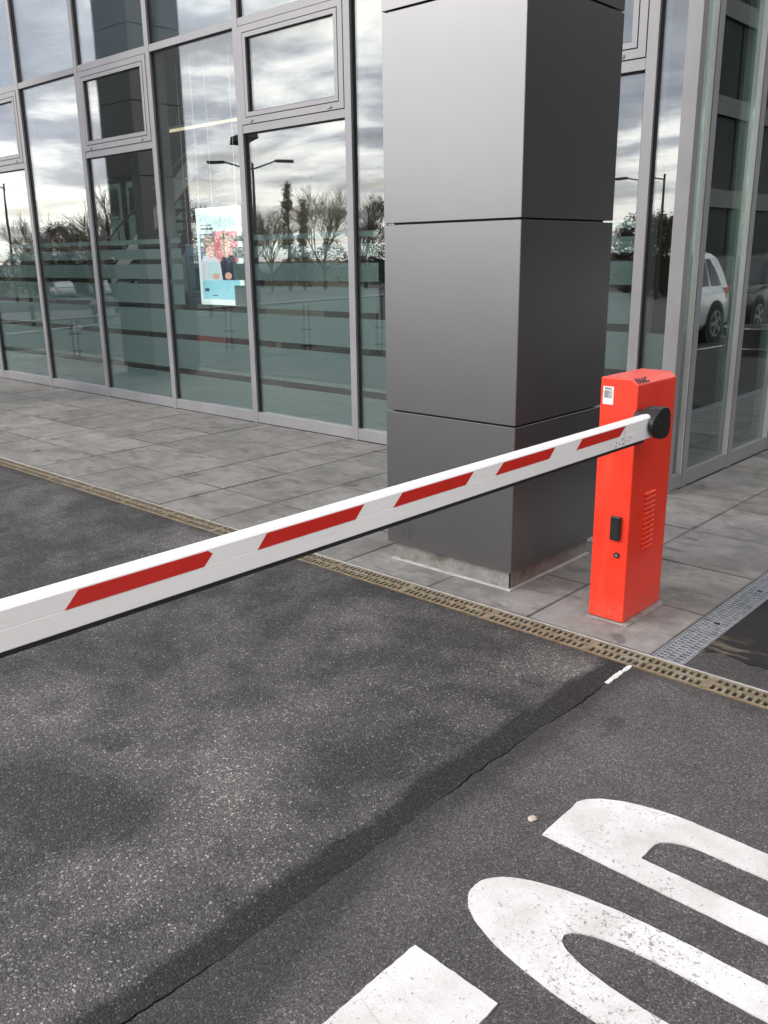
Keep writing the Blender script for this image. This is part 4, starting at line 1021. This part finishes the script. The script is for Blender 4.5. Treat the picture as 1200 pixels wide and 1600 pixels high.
for o in COL.objects:
    if o.name.startswith('evergreen_tree'): o['group'] = 'row of evergreen trees'
for i, (dr, ds_, h_, rd, lb) in enumerate((((-.749, .662), 88, 9.6, .9, 'narrow tall conifer behind the wide bare tree'), ((-.739, .674), 88, 8.2, .8, 'shorter narrow conifer beside the tall one'))):
    x, y = refl(dr, ds_); leafy('conifer', x, y, h_, rd, lb, 70+i, 'shrub_leaf', 'cone', 4200)
for i, (dr, ds_, h_, rd, lb) in enumerate((((-.672, .741), 85, 7.6, 2.6, 'rounded brown shrub at the end of the bare trees'), ((-.455, .890), 60, 4.6, 1.9, 'leafy shrub beside the lamp across the road'), ((-.44, .898), 52, 4.0, 1.5, 'smaller leafy shrub beside the lamp across the road'), ((-.60, .80), 90, 5.6, 2.6, 'broad brown shrub far across the road'), ((-.806, .592), 88, 7.4, 3.0, 'broad brown shrub added by the last evergreen tree to darken the reflection'), ((-.790, .613), 92, 7.0, 2.9, 'broad brown shrub added behind the floodlight pole to darken the reflection'))):  # last two shrubs are added to darken the sky mirrored over the poster
    x, y = refl(dr, ds_); leafy('shrub', x, y, h_, rd, lb, 80+i, 'shrub_leaf', 'round', 4600, 'shrub')
# far hedge that closes the horizon
rr = random.Random(99); b = MB()
for k in range(60000):
    a = rr.uniform(R(195), R(285)); d_ = rr.uniform(112, 128); x, y = d_*math.cos(a), 8+d_*math.sin(a)
    hmax = 3.2+1.3*math.sin(a*23)+.9*math.sin(a*57)+.6*math.sin(a*131); z_ = tz(x, y)+hmax*rr.random()**.7
    d1 = Vector((rr.gauss(0, 1), rr.gauss(0, 1), rr.gauss(0, 1))).normalized()*.17; d2 = d1.orthogonal().normalized()*.09; c_ = Vector((x, y, z_))
    b.poly([c_-d1, c_+d2, c_+d1, c_-d2], [(0, 1, 2, 3)])
o = b.build('hedge', 'hedge_leaf'); o['kind'] = 'stuff'; tag(o, 'far mass of hedge and undergrowth closing the view across the road', 'hedge')

# grassy rise that closes the far side of the valley
P = []; nA = 60; rad_ = [126, 136, 150, 175]; hs = [-.3, 1.6, 3.2, 3.6]
for k in range(nA+1):
    a = R(188)+R(105)*k/nA
    for r_, h_ in zip(rad_, hs):
        x, y = r_*math.cos(a), 8+r_*math.sin(a); P.append((x, y, tz(x, y)+h_*(1+.25*math.sin(a*19)+.15*math.sin(a*41))))
struct(MB().poly(P, [(k*4+q, k*4+q+1, (k+1)*4+q+1, (k+1)*4+q) for k in range(nA) for q in range(3)]).build('hillside', 'grass'))

# opposite building on the right, dark glazed, banded
op = thing('opposite_building', 'long dark glazed building with pale floor bands across the side road', 'building', (9, 8, 0))
MB().box(.3, 11, -1, 54, -.04, 12.6).build('core', 'facade_dark', op)
for k in range(5):
    z_ = .0+3.1*k+(.2 if k == 0 else 0); MB().box(0, .299, -1, 54, z_ if k else -.04, z_+.62).build('floor_band', 'facade_band', op)
MB().box(-.1, .299, -1.05, 54.05, 13.02, 13.25).build('parapet', 'facade_band', op)
for fl_ in range(4):
    for k in range(22):
        ya = -.9+2.5*k; z0 = 3.1*fl_+(.2 if fl_ == 0 else 0)+.64
        wq = MB().box(.12, .298, ya+.09, ya+2.41, z0, 3.1*(fl_+1)-.03).build('window', 'window_dark', op)
# house behind the rear glazing
rb_ = thing('rear_building', 'pale rendered building seen through the far interior glazing', 'building', (-45, 27, -.035))
MB().box(-18, 22, 0, 9, 0, 9).build('wall', 'facade_render', rb_)
for fl_ in range(3):
    for k in range(16):
        xa = -17+2.4*k; MB().box(xa, xa+1.3, -.04, -.0005, .9+2.9*fl_, 2.3+2.9*fl_).build('window', 'window_dark', rb_)
        MB().box(xa-.08, xa+1.38, -.10, -.0005, .82+2.9*fl_, .895+2.9*fl_).build('sill', 'frame_alu_light', rb_)
